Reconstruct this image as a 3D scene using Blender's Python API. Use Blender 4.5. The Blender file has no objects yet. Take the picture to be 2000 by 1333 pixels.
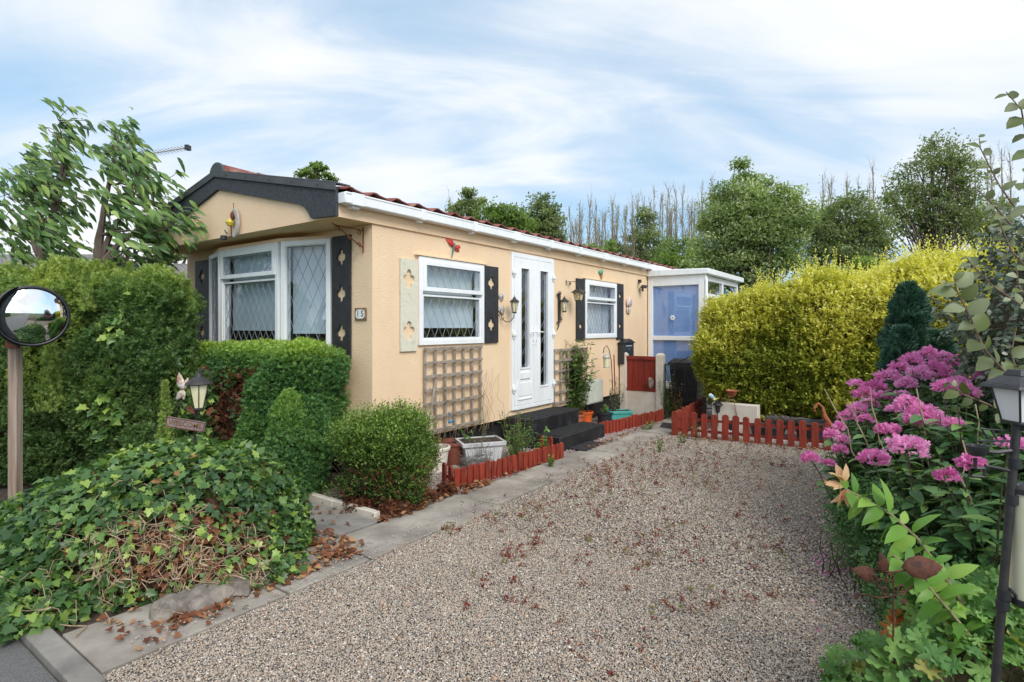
import bpy, math, random
import numpy as np
from mathutils import Vector, geometry
random.seed(7); RNG = np.random.default_rng(11)
sc = bpy.context.scene; COL = sc.collection
R = math.radians
# ---------------------------------------------------------------- camera
CH = 1.55; FP = 1100.0; HZ = 640.0
cam = bpy.data.cameras.new('camera'); camo = bpy.data.objects.new('camera', cam); COL.objects.link(camo)
cam.sensor_width = 36; cam.lens = FP / 2000 * 36; cam.shift_y = -26.5 / 2000; cam.clip_end = 3000; cam.clip_start = .05
camo.location = (0, 0, CH); camo.rotation_euler = (R(90), 0, 0); sc.camera = camo
# ---------------------------------------------------------------- sky, sun, exposure
SUN_EL, SUN_AZ = R(42), R(152)        # azimuth clockwise from +Y
w = bpy.data.worlds.new('World'); sc.world = w; w.use_nodes = True
nt = w.node_tree; nt.nodes.clear()
def N(nt, t, **k):
    n = nt.nodes.new(t)
    for a, b in k.items(): setattr(n, a, b)
    return n
def mth(nt, op, a, b=None, clamp=False):
    n = N(nt, 'ShaderNodeMath', operation=op); n.use_clamp = clamp
    for i, v in enumerate((a, b)):
        if v is None: continue
        if isinstance(v, (int, float)): n.inputs[i].default_value = v
        else: nt.links.new(v, n.inputs[i])
    return n.outputs[0]
def mixc(nt, fac, a, b, mode='MIX'):
    n = N(nt, 'ShaderNodeMix', data_type='RGBA', blend_type=mode)
    for s, v in ((n.inputs[0], fac), (n.inputs[6], a), (n.inputs[7], b)):
        if isinstance(v, (int, float)): s.default_value = v
        elif isinstance(v, (tuple, list)): s.default_value = tuple(v)[:3] + (1,)
        else: nt.links.new(v, s)
    return n.outputs[2]
def ramp(nt, fac, stops, interp='LINEAR'):
    n = N(nt, 'ShaderNodeValToRGB'); n.color_ramp.interpolation = interp
    el = n.color_ramp.elements
    while len(el) < len(stops): el.new(.5)
    for e, (p, c) in zip(el, stops):
        e.position = p; e.color = (c, c, c, 1) if isinstance(c, (int, float)) else tuple(c)[:3] + (1,)
    nt.links.new(fac, n.inputs[0]); return n.outputs[0]
sky = N(nt, 'ShaderNodeTexSky', sky_type='NISHITA', sun_disc=False, sun_elevation=SUN_EL, sun_rotation=SUN_AZ, air_density=1.0, dust_density=.5, ozone_density=1.6)
tc = N(nt, 'ShaderNodeTexCoord'); sep = N(nt, 'ShaderNodeSeparateXYZ'); nt.links.new(tc.outputs['Generated'], sep.inputs[0])
cz_ = N(nt, 'ShaderNodeCombineXYZ'); nt.links.new(sep.outputs[0], cz_.inputs[0]); nt.links.new(sep.outputs[1], cz_.inputs[1])
nt.links.new(mth(nt, 'ADD', mth(nt, 'MULTIPLY', mth(nt, 'MAXIMUM', sep.outputs[2], 0.0), .45), .42), cz_.inputs[2]); nt.links.new(cz_.outputs[0], sky.inputs['Vector'])
zz = mth(nt, 'ADD', mth(nt, 'MAXIMUM', sep.outputs[2], 0.0), .48)
cmb = N(nt, 'ShaderNodeCombineXYZ')
nt.links.new(mth(nt, 'DIVIDE', sep.outputs[0], zz), cmb.inputs[0]); nt.links.new(mth(nt, 'DIVIDE', sep.outputs[1], zz), cmb.inputs[1])
def skynoise(rot, scl, loc, scale, det, rough, dist):
    mp = N(nt, 'ShaderNodeMapping'); nt.links.new(cmb.outputs[0], mp.inputs[0])
    mp.inputs['Rotation'].default_value = (0, 0, R(rot)); mp.inputs['Scale'].default_value = scl; mp.inputs['Location'].default_value = loc
    n = N(nt, 'ShaderNodeTexNoise'); n.inputs['Scale'].default_value = scale; n.inputs['Detail'].default_value = det; n.inputs['Roughness'].default_value = rough; n.inputs['Distortion'].default_value = dist
    nt.links.new(mp.outputs[0], n.inputs[0]); return n.outputs[0]
big = skynoise(-30, (.8, 1.1, 1), (7.3, 1.0, 0), 1.15, 3, .5, .3)            # broad patches
wsp = skynoise(38, (.6, 1.9, 1), (3.1, .4, 0), 2.0, 8, .56, .9)      # drawn-out wisps
fin = skynoise(20, (1.2, 3.2, 1), (.1, 2.4, 0), 2.6, 8, .6, .5)
cl = mth(nt, 'ADD', mth(nt, 'MULTIPLY', big, .62), mth(nt, 'ADD', mth(nt, 'MULTIPLY', wsp, .42), mth(nt, 'MULTIPLY', fin, .12)))
clf = ramp(nt, cl, [(.45, .10), (.545, .42), (.61, .82), (.68, 1.0)])
skyc = mixc(nt, 1.0, sky.outputs[0], (1.42, 1.50, 1.24), 'MULTIPLY')
cloudc = mixc(nt, wsp, (3.65, 3.78, 3.95), (4.15, 4.2, 4.28))
skm = mixc(nt, clf, skyc, cloudc)
bg = N(nt, 'ShaderNodeBackground'); bg.inputs[1].default_value = .145; nt.links.new(skm, bg.inputs[0])
ow = N(nt, 'ShaderNodeOutputWorld'); nt.links.new(bg.outputs[0], ow.inputs[0])
sl = bpy.data.lights.new('sun', 'SUN'); sl.energy = 1.45; sl.angle = R(30); sl.color = (1, .965, .91)
so = bpy.data.objects.new('sun', sl); COL.objects.link(so)
sd = Vector((math.sin(SUN_AZ) * math.cos(SUN_EL), math.cos(SUN_AZ) * math.cos(SUN_EL), math.sin(SUN_EL)))
so.rotation_euler = sd.to_track_quat('Z', 'Y').to_euler(); so.location = (0, 0, 20)
sc.view_settings.view_transform = 'Standard'; sc.view_settings.look = 'None'; sc.view_settings.exposure = 0.84; sc.view_settings.gamma = 1
sc.render.engine = 'CYCLES'; sc.cycles.max_bounces = 9; sc.cycles.diffuse_bounces = 6; sc.cycles.glossy_bounces = 3
sc.cycles.transparent_max_bounces = 8; sc.cycles.transmission_bounces = 3; sc.cycles.caustics_reflective = False; sc.cycles.caustics_refractive = False
try:
    sc.cycles.use_denoising = True; sc.cycles.denoiser = 'OPENIMAGEDENOISE'; sc.cycles.sample_clamp_indirect = 6
except Exception: pass
# ---------------------------------------------------------------- place geometry: the home's own grid (s along its side, n out from it)
C0 = np.array((-1.377, 5.549)); UU = np.array((.5833, .8123)); NV = np.array((.8123, -.5833))
def H(s, n, z=0.0):
    p = C0 + UU * s + NV * n; return (float(p[0]), float(p[1]), z)
def HF(x, y, z): return H(-y, x, z)          # front wall frame: x to the right, y out of the wall
def pix(px, py, Y): return ((px - 1000) / FP * Y, Y, CH - (py - HZ) / FP * Y)
def gnd(px, py, z=0.0):
    Y = (CH - z) * FP / (py - HZ); return ((px - 1000) / FP * Y, Y, z)
def sn(p):
    d = np.array(p[:2]) - C0; return float(d @ UU), float(d @ NV)
def sw(px, py, n=0.0):
    a = (px - 1000) / FP; Y = (n + C0 @ NV) / (a * NV[0] + NV[1])
    p = pix(px, py, Y); return sn(p)[0], p[2]
def fw(px, py, s=0.0):
    a = (px - 1000) / FP; Y = (s + C0 @ UU) / (a * UU[0] + UU[1])
    p = pix(px, py, Y); return sn(p)[1], p[2]
# ---------------------------------------------------------------- objects
def tag(o, label=None, cat=None, group=None, kind=None):
    for k, v in (('label', label), ('category', cat), ('group', group), ('kind', kind)):
        if v: o[k] = v
    return o
def thing(name, label, cat, loc=(0, 0, 0), group=None):
    o = bpy.data.objects.new(name, None); COL.objects.link(o); o.location = loc; o.empty_display_size = .1
    return tag(o, label, cat, group)
def wloc(o):
    v = Vector((0, 0, 0))
    while o is not None: v = v + o.location; o = o.parent
    return v
def link_mesh(name, me, mat, parent):
    o = bpy.data.objects.new(name, me); COL.objects.link(o)
    if mat is not None: me.materials.append(mat)
    if parent is not None: o.parent = parent
    return o
class MB:
    def __init__(s, M=None): s.v = []; s.f = []; s.M = M or (lambda x, y, z: (x, y, z))
    def add(s, vs, fs):
        b = len(s.v); s.v += [tuple(s.M(*p)) for p in vs]; s.f += [[b + i for i in f] for f in fs]; return s
    def box(s, x0, x1, y0, y1, z0, z1):
        if x0 > x1: x0, x1 = x1, x0
        if y0 > y1: y0, y1 = y1, y0
        if z0 > z1: z0, z1 = z1, z0
        return s.add([(x0,y0,z0),(x1,y0,z0),(x1,y1,z0),(x0,y1,z0),(x0,y0,z1),(x1,y0,z1),(x1,y1,z1),(x0,y1,z1)],
                     [(0,3,2,1),(4,5,6,7),(0,1,5,4),(1,2,6,5),(2,3,7,6),(3,0,4,7)])
    def quadbox(s, a, b, c, d, z0, z1):     # four ground corners, from z0 to z1
        return s.add([(p[0], p[1], z0) for p in (a,b,c,d)] + [(p[0], p[1], z1) for p in (a,b,c,d)],
                     [(3,2,1,0),(4,5,6,7),(0,1,5,4),(1,2,6,5),(2,3,7,6),(3,0,4,7)])
    def tube(s, pts, r, seg=8, cap=True):
        pts = [Vector(p) for p in pts]; n = len(pts)
        rs = r if isinstance(r, (list, tuple)) else [r] * n
        vs = []; prev = None
        for i, p in enumerate(pts):
            d = (pts[min(i + 1, n - 1)] - pts[max(i - 1, 0)])
            if d.length < 1e-9: d = Vector((0, 0, 1))
            d.normalize()
            if prev is None:
                a = Vector((0, 0, 1)) if abs(d.z) < .9 else Vector((1, 0, 0)); x = d.cross(a).normalized()
            else:
                x = prev - d * prev.dot(d)
                x = x.normalized() if x.length > 1e-6 else d.orthogonal().normalized()
            prev = x; y = d.cross(x)
            for k in range(seg):
                t = 2 * math.pi * k / seg; vs.append(p + (x * math.cos(t) + y * math.sin(t)) * rs[i])
        fs = [(i*seg+k, i*seg+(k+1)%seg, (i+1)*seg+(k+1)%seg, (i+1)*seg+k) for i in range(n-1) for k in range(seg)]
        if cap: fs += [tuple(reversed(range(seg))), tuple(range((n-1)*seg, n*seg))]
        return s.add(vs, fs)
    def lathe(s, c, prof, seg=24, cap=True):  # profile of (r, z) upward
        vs = [(c[0] + r*math.cos(2*math.pi*k/seg), c[1] + r*math.sin(2*math.pi*k/seg), c[2] + z) for r, z in prof for k in range(seg)]
        n = len(prof)
        fs = [(i*seg+k, i*seg+(k+1)%seg, (i+1)*seg+(k+1)%seg, (i+1)*seg+k) for i in range(n-1) for k in range(seg)]
        if cap: fs += [tuple(reversed(range(seg))), tuple(range((n-1)*seg, n*seg))]
        return s.add(vs, fs)
    def frust(s, c, a0, b0, a1, b1, z0, z1):  # rectangular frustum
        x, y = c[0], c[1]
        return s.add([(x-a0,y-b0,z0),(x+a0,y-b0,z0),(x+a0,y+b0,z0),(x-a0,y+b0,z0),(x-a1,y-b1,z1),(x+a1,y-b1,z1),(x+a1,y+b1,z1),(x-a1,y+b1,z1)],
                     [(0,3,2,1),(4,5,6,7),(0,1,5,4),(1,2,6,5),(2,3,7,6),(3,0,4,7)])
    def plate(s, outer, holes, y0, y1):       # polygon in x,z with holes, thick in y
        loops = [outer] + holes; flat = [p for l in loops for p in l]
        tris = geometry.tessellate_polygon([[Vector((p[0], p[1], 0)) for p in l] for l in loops])
        m = len(flat); vs = [(p[0], y1, p[1]) for p in flat] + [(p[0], y0, p[1]) for p in flat]
        fs = []
        for t in tris:
            a, b, c = (flat[i] for i in t)
            ar = (b[0]-a[0])*(c[1]-a[1]) - (b[1]-a[1])*(c[0]-a[0])
            t = tuple(t) if ar < 0 else tuple(reversed(t))
            fs += [t, tuple(i + m for i in reversed(t))]
        o = 0
        for l in loops:
            k = len(l)
            fs += [(o+i, o+(i+1)%k, m+o+(i+1)%k, m+o+i) for i in range(k)]; o += k
        return s.add(vs, fs)
    def build(s, name, mat, parent=None, bevel=0, smooth=True, ang=38, jit=0):
        o0 = wloc(parent) if parent is not None else Vector((0, 0, 0))
        me = bpy.data.meshes.new(name)
        vs = [(x - o0.x + random.uniform(-jit, jit), y - o0.y + random.uniform(-jit, jit), z - o0.z + random.uniform(-jit, jit)) for x, y, z in s.v]
        me.from_pydata(vs, [], s.f); me.validate()
        import bmesh
        bm = bmesh.new(); bm.from_mesh(me); bmesh.ops.recalc_face_normals(bm, faces=bm.faces); bm.to_mesh(me); bm.free()
        if smooth:
            me.shade_smooth(); me.set_sharp_from_angle(angle=R(ang))
        o = link_mesh(name, me, mat, parent)
        if bevel:
            b = o.modifiers.new('bevel', 'BEVEL'); b.width = bevel; b.segments = 2; b.limit_method = 'ANGLE'; b.angle_limit = R(40)
        return o
def struct(o): o['kind'] = 'structure'; return o
# ---------------------------------------------------------------- materials
MATS = {}
def mat(name, c, c2=None, rough=.6, scale=8, bump=0, bscale=60, metal=0, spec=.5, detail=4, c3=None, bdist=.01, stretch=None, lo=.35, hi=.65):
    if name in MATS: return MATS[name]
    m = bpy.data.materials.new(name); m.use_nodes = True; nt = m.node_tree; b = nt.nodes['Principled BSDF']
    b.inputs['Roughness'].default_value = rough; b.inputs['Metallic'].default_value = metal; b.inputs['Specular IOR Level'].default_value = spec
    b.inputs['Base Color'].default_value = tuple(c) + (1,)
    tc = N(nt, 'ShaderNodeTexCoord'); co = tc.outputs['Object']
    if stretch:
        mp = N(nt, 'ShaderNodeMapping'); mp.inputs['Scale'].default_value = stretch; nt.links.new(co, mp.inputs[0]); co = mp.outputs[0]
    if c2 is not None:
        n = N(nt, 'ShaderNodeTexNoise'); n.inputs['Scale'].default_value = scale; n.inputs['Detail'].default_value = detail; n.inputs['Roughness'].default_value = .6
        nt.links.new(co, n.inputs[0])
        st = [(lo, c), (hi, c2)] if c3 is None else [(lo, c), ((lo+hi)/2, c2), (hi, c3)]
        nt.links.new(ramp(nt, n.outputs[0], st), b.inputs['Base Color'])
    if bump:
        n = N(nt, 'ShaderNodeTexNoise'); n.inputs['Scale'].default_value = bscale; n.inputs['Detail'].default_value = 3
        nt.links.new(co, n.inputs[0]); bp = N(nt, 'ShaderNodeBump'); bp.inputs['Strength'].default_value = bump; bp.inputs['Distance'].default_value = bdist
        nt.links.new(n.outputs[0], bp.inputs['Height']); nt.links.new(bp.outputs[0], b.inputs['Normal'])
    MATS[name] = m; return m
def leafmat(name, stops, rough=.45, trans=.3, tcol=None, spec=.35, vein=False):
    m = bpy.data.materials.new(name); m.use_nodes = True; nt = m.node_tree; b = nt.nodes['Principled BSDF']
    at = N(nt, 'ShaderNodeAttribute', attribute_name='rnd')
    col = ramp(nt, at.outputs['Fac'], stops)
    nt.links.new(col, b.inputs['Base Color']); b.inputs['Roughness'].default_value = rough; b.inputs['Specular IOR Level'].default_value = spec
    if trans:
        t = N(nt, 'ShaderNodeBsdfTranslucent')
        nt.links.new(mixc(nt, 1.0, col, tcol or (1.25, 1.3, .6), 'MULTIPLY'), t.inputs[0])
        mx = N(nt, 'ShaderNodeMixShader'); mx.inputs[0].default_value = trans
        nt.links.new(b.outputs[0], mx.inputs[1]); nt.links.new(t.outputs[0], mx.inputs[2]); nt.links.new(mx.outputs[0], nt.nodes['Material Output'].inputs[0])
    MATS[name] = m; return m
# ---------------------------------------------------------------- foliage machinery
def hsh(i, j, k, seed):
    v = np.sin(i * 127.1 + j * 311.7 + k * 74.7 + seed * 53.3) * 43758.5453
    return v - np.floor(v)
def vnoise(p, scale=1.0, seed=0):
    q = p * scale; i = np.floor(q); f = q - i; f = f * f * (3 - 2 * f); r = 0
    for a in (0, 1):
        for b in (0, 1):
            for c in (0, 1):
                wgt = (f[:, 0] if a else 1 - f[:, 0]) * (f[:, 1] if b else 1 - f[:, 1]) * (f[:, 2] if c else 1 - f[:, 2])
                r = r + wgt * hsh(i[:, 0] + a, i[:, 1] + b, i[:, 2] + c, seed)
    return r * 2 - 1
def nrm(a): return a / np.maximum(np.linalg.norm(a, axis=1, keepdims=True), 1e-9)
def rbox(c, h, r, rot=0.0):
    c = np.array(c, float); h = np.array(h, float) - r; cs, sn_ = math.cos(rot), math.sin(rot)
    def f(p):
        q = p - c; q = np.stack([q[:, 0]*cs + q[:, 1]*sn_, -q[:, 0]*sn_ + q[:, 1]*cs, q[:, 2]], 1)
        d = np.abs(q) - h
        return np.linalg.norm(np.maximum(d, 0), axis=1) + np.minimum(d.max(1), 0) - r
    return f
def ell(c, r):
    c = np.array(c, float); r = np.array(r, float)
    def f(p):
        q = (p - c) / r; k = np.linalg.norm(q, axis=1); return (k - 1) * r.min()
    return f
def union(*fs):
    return lambda p: np.min([f(p) for f in fs], axis=0)
def noisy(f, amps):   # amps: (amplitude, scale, seed)
    return lambda p: f(p) + sum(a * vnoise(p, s, k) for a, s, k in amps)
def grad(f, p, e=.02):
    return nrm(np.stack([f(p + np.array(d)) - f(p - np.array(d)) for d in ((e,0,0),(0,e,0),(0,0,e))], 1))
def shell(f, lo, hi, n, depth, zmin=None):
    lo = np.array(lo, float); hi = np.array(hi, float); out = []; tot = 0
    for _ in range(60):
        p = RNG.uniform(lo, hi, (max(20000, n * 3), 3)); d = f(p); keep = p[(d < 0) & (d > -depth)]
        out.append(keep); tot += len(keep)
        if tot >= n: break
    return np.concatenate(out)[:n]
T = {}
def poly_leaf(pts, fold=0, curve=0):          # fan from the leaf's base-middle
    cx = sum(p[0] for p in pts) / len(pts)
    v = [(cx, 0, -curve * cx * cx)] + [(x, y, fold * abs(y) - curve * x * x) for x, y in pts]; k = len(pts)
    return np.array(v, float), [(0, i + 1, (i + 1) % k + 1) for i in range(k)]
T['quad'] = (np.array([(0,0,0),(.45,-.26,.03),(1,0,-.05),(.45,.26,.03)], float), [(0,1,2,3)])
T['slim'] = (np.array([(0,0,0),(.45,-.13,.02),(1,0,-.05),(.45,.13,.02)], float), [(0,1,2,3)])
_l = [(0,0),(.3,.19),(.65,.16),(1,0)]
def lens(wd, fold=.25, curve=.3):
    v = []; 
    for x, y in ((0,0),(.18,wd*.75),(.45,wd),(.78,wd*.6),(1,0)):
        v += [(x, 0, -curve*x*x)] if y == 0 else [(x, 0, -curve*x*x), (x, y, fold*y-curve*x*x), (x, -y, fold*y-curve*x*x)]
    f = [(0,1,2),(0,3,1)]
    for i in (1, 4): f += [(i, i+3, i+4, i+1), (i, i+2, i+5, i+3)]
    f += [(7, 10, 8), (7, 9, 10)]
    return np.array(v, float), f
T['lens'] = lens(.24); T['wide'] = lens(.33, .2, .25); T['long'] = lens(.15, .3, .45)
T['ivy'] = poly_leaf([(0,0),(-.14,.20),(-.10,.40),(.18,.36),(.36,.56),(.52,.30),(.78,.18),(1,0),(.78,-.18),(.52,-.30),(.36,-.56),(.18,-.36),(-.10,-.40),(-.14,-.20)], .18, .2)
def _sprig():
    v = []; f = []
    for (bx, ang, L, tw) in ((0,0,1,.0),(.12,.62,.72,.35),(.12,-.62,.72,-.35),(.4,.4,.5,-.3),(.4,-.4,.5,.3)):
        c, s = math.cos(ang), math.sin(ang); b = len(v)
        for (x, y) in ((0,0),(.45*L,-.15*L),(L,0),(.45*L,.15*L)): v.append((bx+x*c-y*s, x*s+y*c, tw*x+y*tw))
        f.append((b,b+1,b+2,b+3))
    return np.array(v, float), f
T['sprig'] = _sprig()
fl = []
for k in range(5):
    a = 2*math.pi*k/5
    fl += [(.28*math.cos(a-.5), .28*math.sin(a-.5)), (.95*math.cos(a-.36), .95*math.sin(a-.36)), (1.02*math.cos(a+.1), 1.02*math.sin(a+.1)), (.9*math.cos(a+.4), .9*math.sin(a+.4))]
T['flower'] = (np.array([(0,0,-.15)] + [(x, y, .0 if (x*x+y*y) > .3 else -.05) for x, y in fl], float), [(0, i+1, (i+1) % 20 + 1) for i in range(20)])
gp = []
for k in range(7):
    a = -2.45 + 4.9*k/6
    for da, rr in ((-.3, .55), (-.2, .88), (-.05, 1.0), (.08, .97), (.2, .86), (.28, .55)): gp.append((rr*math.cos(a+da), rr*math.sin(a+da)))
T['palm'] = (np.array([(0,0,-.1)] + [(x, y, .12*math.sin(i*1.05)+.05) for i, (x, y) in enumerate(gp)], float), [(0, i+1, (i+1) % len(gp) + 1) for i in range(len(gp))])
def scatter(name, tpl, P, D, Nr, S, m, parent=None, rnd=None, W=None, smooth=True):
    """one mesh of many small blades: P positions, D axes, Nr rough normals, S sizes"""
    tv, tf = T[tpl]; n = len(P); D = nrm(D); Sd = nrm(np.cross(Nr, D) + 1e-6); Nn = np.cross(D, Sd)
    S = np.asarray(S, float).reshape(-1, 1, 1); Wd = S if W is None else S * np.asarray(W).reshape(-1, 1, 1)
    V = P[:, None, :] + S * tv[None, :, 0:1] * D[:, None, :] + Wd * tv[None, :, 1:2] * Sd[:, None, :] + S * tv[None, :, 2:3] * Nn[:, None, :]
    K = len(tv); o0 = wloc(parent) if parent is not None else Vector((0, 0, 0)); V = V.reshape(-1, 3) - np.array(o0)
    fl = np.concatenate([np.array(f) for f in tf]); ft = np.array([len(f) for f in tf])
    L = (np.arange(n)[:, None] * K + fl[None, :]).ravel(); tot = np.tile(ft, n); st = np.concatenate([[0], np.cumsum(tot)[:-1]])
    me = bpy.data.meshes.new(name); me.vertices.add(len(V)); me.vertices.foreach_set('co', V.astype(np.float32).ravel())
    me.loops.add(len(L)); me.loops.foreach_set('vertex_index', L.astype(np.int32))
    me.polygons.add(len(tot)); me.polygons.foreach_set('loop_start', st.astype(np.int32)); me.polygons.foreach_set('loop_total', tot.astype(np.int32))
    me.polygons.foreach_set('use_smooth', np.full(len(tot), smooth))
    if rnd is None: rnd = RNG.uniform(0, 1, n)
    at = me.attributes.new('rnd', 'FLOAT', 'POINT'); at.data.foreach_set('value', np.repeat(np.clip(rnd, 0, 1), K).astype(np.float32))
    me.update(calc_edges=True)
    return link_mesh(name, me, m, parent)
def rdir(n): return nrm(RNG.normal(size=(n, 3)))
def shoots(P, G, L, k, out=.7, up=.5, rnd=.4, wind=(0, 0, 0)):
    n = len(P); D = nrm(G * out + np.array((0, 0, up)) + rdir(n) * rnd + np.array(wind))
    Ls = L * RNG.uniform(.5, 1.3, n); j = np.tile((np.arange(k) + .5) / k, n)
    PP = np.repeat(P, k, 0) + np.repeat(D * Ls[:, None], k, 0) * j[:, None]; return PP, np.repeat(D, k, 0), D, Ls
def clothe(name, f, lo, hi, n, m, parent, tpl='quad', size=.035, depth=.15, L=.12, k=6, out=.7, up=.5, spread=.9, rnd=.4, rv=(.0, 1.0), top=None, wind=(0, 0, 0), keep=None):
    P = shell(f, lo, hi, n, depth); 
    if keep is not None: P = P[keep(P)]
    G = grad(f, P); PP, DD, _, _ = shoots(P, G, L, k, out, up, rnd, wind)
    A = rdir(len(PP)); A = nrm(A - DD * (A * DD).sum(1, keepdims=True))
    LD = nrm(DD * .6 + A * spread); NR = nrm(rdir(len(PP)) * .7 + np.array((0, -.1, 1)))
    r = np.repeat(RNG.uniform(0, 1, len(P)), k) * .5 + RNG.uniform(0, 1, len(PP)) * .5
    r = rv[0] + (rv[1] - rv[0]) * r
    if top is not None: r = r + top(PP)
    return scatter(name, tpl, PP, LD, NR, size * RNG.uniform(.65, 1.25, len(PP)), m, parent, r)
def core(name, f, c, d, m, parent, rmax=8, seg=40, rows=20, zlow=0.02):
    c = np.array(c, float); dirs = []
    for i in range(rows + 1):
        ph = math.pi * i / rows
        for j in range(seg):
            t = 2 * math.pi * j / seg; dirs.append((math.sin(ph) * math.cos(t), math.sin(ph) * math.sin(t), math.cos(ph)))
    dirs = np.array(dirs); t = np.zeros(len(dirs)); act = np.ones(len(dirs), bool)
    for _ in range(120):
        v = f(c + dirs * t[:, None]) + d; act &= v < -.01; t = np.where(act, t + np.maximum(-v * .6, .01), t)
        if not act.any() : break
    t = np.minimum(t, rmax); V = c + dirs * t[:, None]; V[:, 2] = np.maximum(V[:, 2], zlow)
    mb = MB(); mb.add([tuple(v) for v in V], [(i*seg+j, (i+1)*seg+j, (i+1)*seg+(j+1) % seg, i*seg+(j+1) % seg) for i in range(rows) for j in range(seg)])
    return mb.build(name, m, parent)
# ================================================================ materials
m_wall = mat('render_peach', (.845,.615,.405), (.885,.665,.45), rough=.85, scale=1.6, bump=.8, bscale=95, spec=.2, bdist=.012)
def add_streaks(m, amt, st=(7, 7, .35), lo=.45, hi=.8):
    nt = m.node_tree; b = nt.nodes['Principled BSDF']; src = b.inputs['Base Color'].links[0].from_socket
    tc = N(nt, 'ShaderNodeTexCoord'); mp = N(nt, 'ShaderNodeMapping'); mp.inputs['Scale'].default_value = st; nt.links.new(tc.outputs['Object'], mp.inputs[0])
    n = N(nt, 'ShaderNodeTexNoise'); n.inputs['Scale'].default_value = 1; n.inputs['Detail'].default_value = 6; nt.links.new(mp.outputs[0], n.inputs[0])
    f = ramp(nt, n.outputs[0], [(lo, 1.0), (hi, 1-amt)]); nt.links.new(mixc(nt, 1.0, src, f, 'MULTIPLY'), b.inputs['Base Color'])
def add_random(m, lo, hi):
    nt = m.node_tree; b = nt.nodes['Principled BSDF']; src = b.inputs['Base Color'].links[0].from_socket; oi = N(nt, 'ShaderNodeObjectInfo')
    f = ramp(nt, oi.outputs['Random'], [(0, lo), (1, hi)]); nt.links.new(mixc(nt, 1.0, src, f, 'MULTIPLY'), b.inputs['Base Color'])
add_streaks(m_wall, .06, (3, 3, .4))
m_wall2 = mat('render_peach_fine', (.835,.60,.40), (.875,.645,.435), rough=.85, scale=2, bump=.7, bscale=70, spec=.2, bdist=.006)
m_white = mat('white_plastic', (.80,.82,.84), (.86,.87,.88), rough=.32, scale=3)
add_streaks(m_white, .10, (9,9,.8), .5, .8)
m_black = mat('black_paint', (.018,.019,.021), (.032,.033,.036), rough=.42, scale=20, bump=.2, bscale=90, bdist=.003)
m_barge = mat('charcoal_board', (.032,.036,.045), (.06,.065,.075), rough=.8, scale=30, bump=.9, bscale=110, bdist=.006)
m_cap = mat('dark_metal_cap', (.05,.053,.058), (.075,.078,.085), rough=.5, scale=8)
m_tile = mat('roof_tile', (.13,.030,.027), (.21,.06,.05), rough=.8, scale=5, bump=.6, bscale=120, c3=(.30,.15,.12), bdist=.004)
m_under = mat('dark_underlay', (.02,.012,.012), rough=.9)
m_iron = mat('black_iron', (.02,.02,.022), (.04,.036,.033), rough=.5, scale=30)
m_rust = mat('rust', (.07,.02,.012), (.20,.06,.025), rough=.85, scale=22, bump=.5, bscale=80, c3=(.10,.035,.03), bdist=.003)
m_red = mat('red_fence_paint', (.23,.024,.011), (.36,.048,.02), rough=.7, scale=7, bump=.5, bscale=25, stretch=(4,4,.6), bdist=.004)
add_random(m_red, .70, 1.0); add_streaks(m_red, .45, (30,30,4), .5, .75)
m_panel = mat('red_stained_boards', (.13,.008,.005), (.25,.02,.009), rough=.55, scale=3, stretch=(3,3,.35), bump=.3, bscale=20)
m_conc = mat('concrete_cream', (.56,.50,.42), (.68,.62,.53), rough=.9, scale=4, bump=.5, bscale=70, bdist=.004)
m_step = mat('black_step_paint', (.010,.010,.012), (.022,.022,.025), c3=(.075,.075,.078), rough=.55, scale=7, lo=.4, hi=.8, bump=.4, bscale=40, bdist=.004)
m_rubber = mat('black_rubber_mat', (.014,.014,.015), (.03,.03,.03), rough=.8, scale=40, bump=1, bscale=120, bdist=.006)
m_trellis = mat('weathered_wood', (.20,.165,.135), (.36,.31,.265), rough=.9, scale=9, stretch=(1,1,1), bump=.5, bscale=50, bdist=.003)
m_post = mat('weathered_post', (.24,.17,.125), (.42,.33,.27), rough=.85, scale=6, stretch=(5,5,.25), bump=.6, bscale=14, bdist=.005)
m_lead = mat('lead_strip', (.20,.23,.28), rough=.5, spec=.5)
m_blind = mat('pale_blind', (.56,.64,.67), (.64,.71,.73), rough=.9, scale=2)
m_bark = mat('bark', (.09,.065,.05), (.19,.145,.12), rough=.95, scale=14, stretch=(1,1,.3), bump=.8, bscale=40)
m_barkp = mat('poplar_bark', (.22,.19,.13), (.34,.30,.20), rough=.95, scale=3, stretch=(1,1,.3))
m_stem = mat('pale_ivy_stem', (.30,.20,.125), (.50,.38,.26), rough=.8, scale=12)
m_soil = mat('soil', (.035,.024,.017), (.09,.06,.045), rough=1, scale=12, bump=1, bscale=60, bdist=.02)
m_rock = mat('garden_rock', (.13,.11,.095), (.30,.26,.22), rough=.95, scale=9, bump=1, bscale=22, bdist=.02)
m_twig = mat('hedge_interior_twigs', (.055,.05,.025), (.10,.075,.04), rough=1, scale=20, bump=1, bscale=40, bdist=.03)
m_twigr = mat('dead_conifer_twigs', (.05,.02,.011), (.11,.045,.022), rough=1, scale=20, bump=1, bscale=40, bdist=.03)
m_terra = mat('terracotta', (.36,.10,.045), (.46,.15,.075), rough=.7, scale=8)
m_orange = mat('orange_plastic', (.62,.10,.015), (.68,.13,.02), rough=.5, scale=8)
m_brownpot = mat('brown_pot', (.16,.045,.028), (.25,.075,.045), rough=.7, scale=8)
m_creampot = mat('cream_pot', (.66,.60,.50), (.76,.71,.62), rough=.6, scale=8)
m_greypot = mat('grey_plastic_pot', (.48,.48,.48), (.60,.60,.60), rough=.55, scale=8)
m_teal = mat('teal_plastic', (.055,.33,.30), (.08,.40,.36), rough=.5, scale=8)
m_dpot = mat('dark_plastic_pot', (.02,.026,.035), rough=.5)
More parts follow.
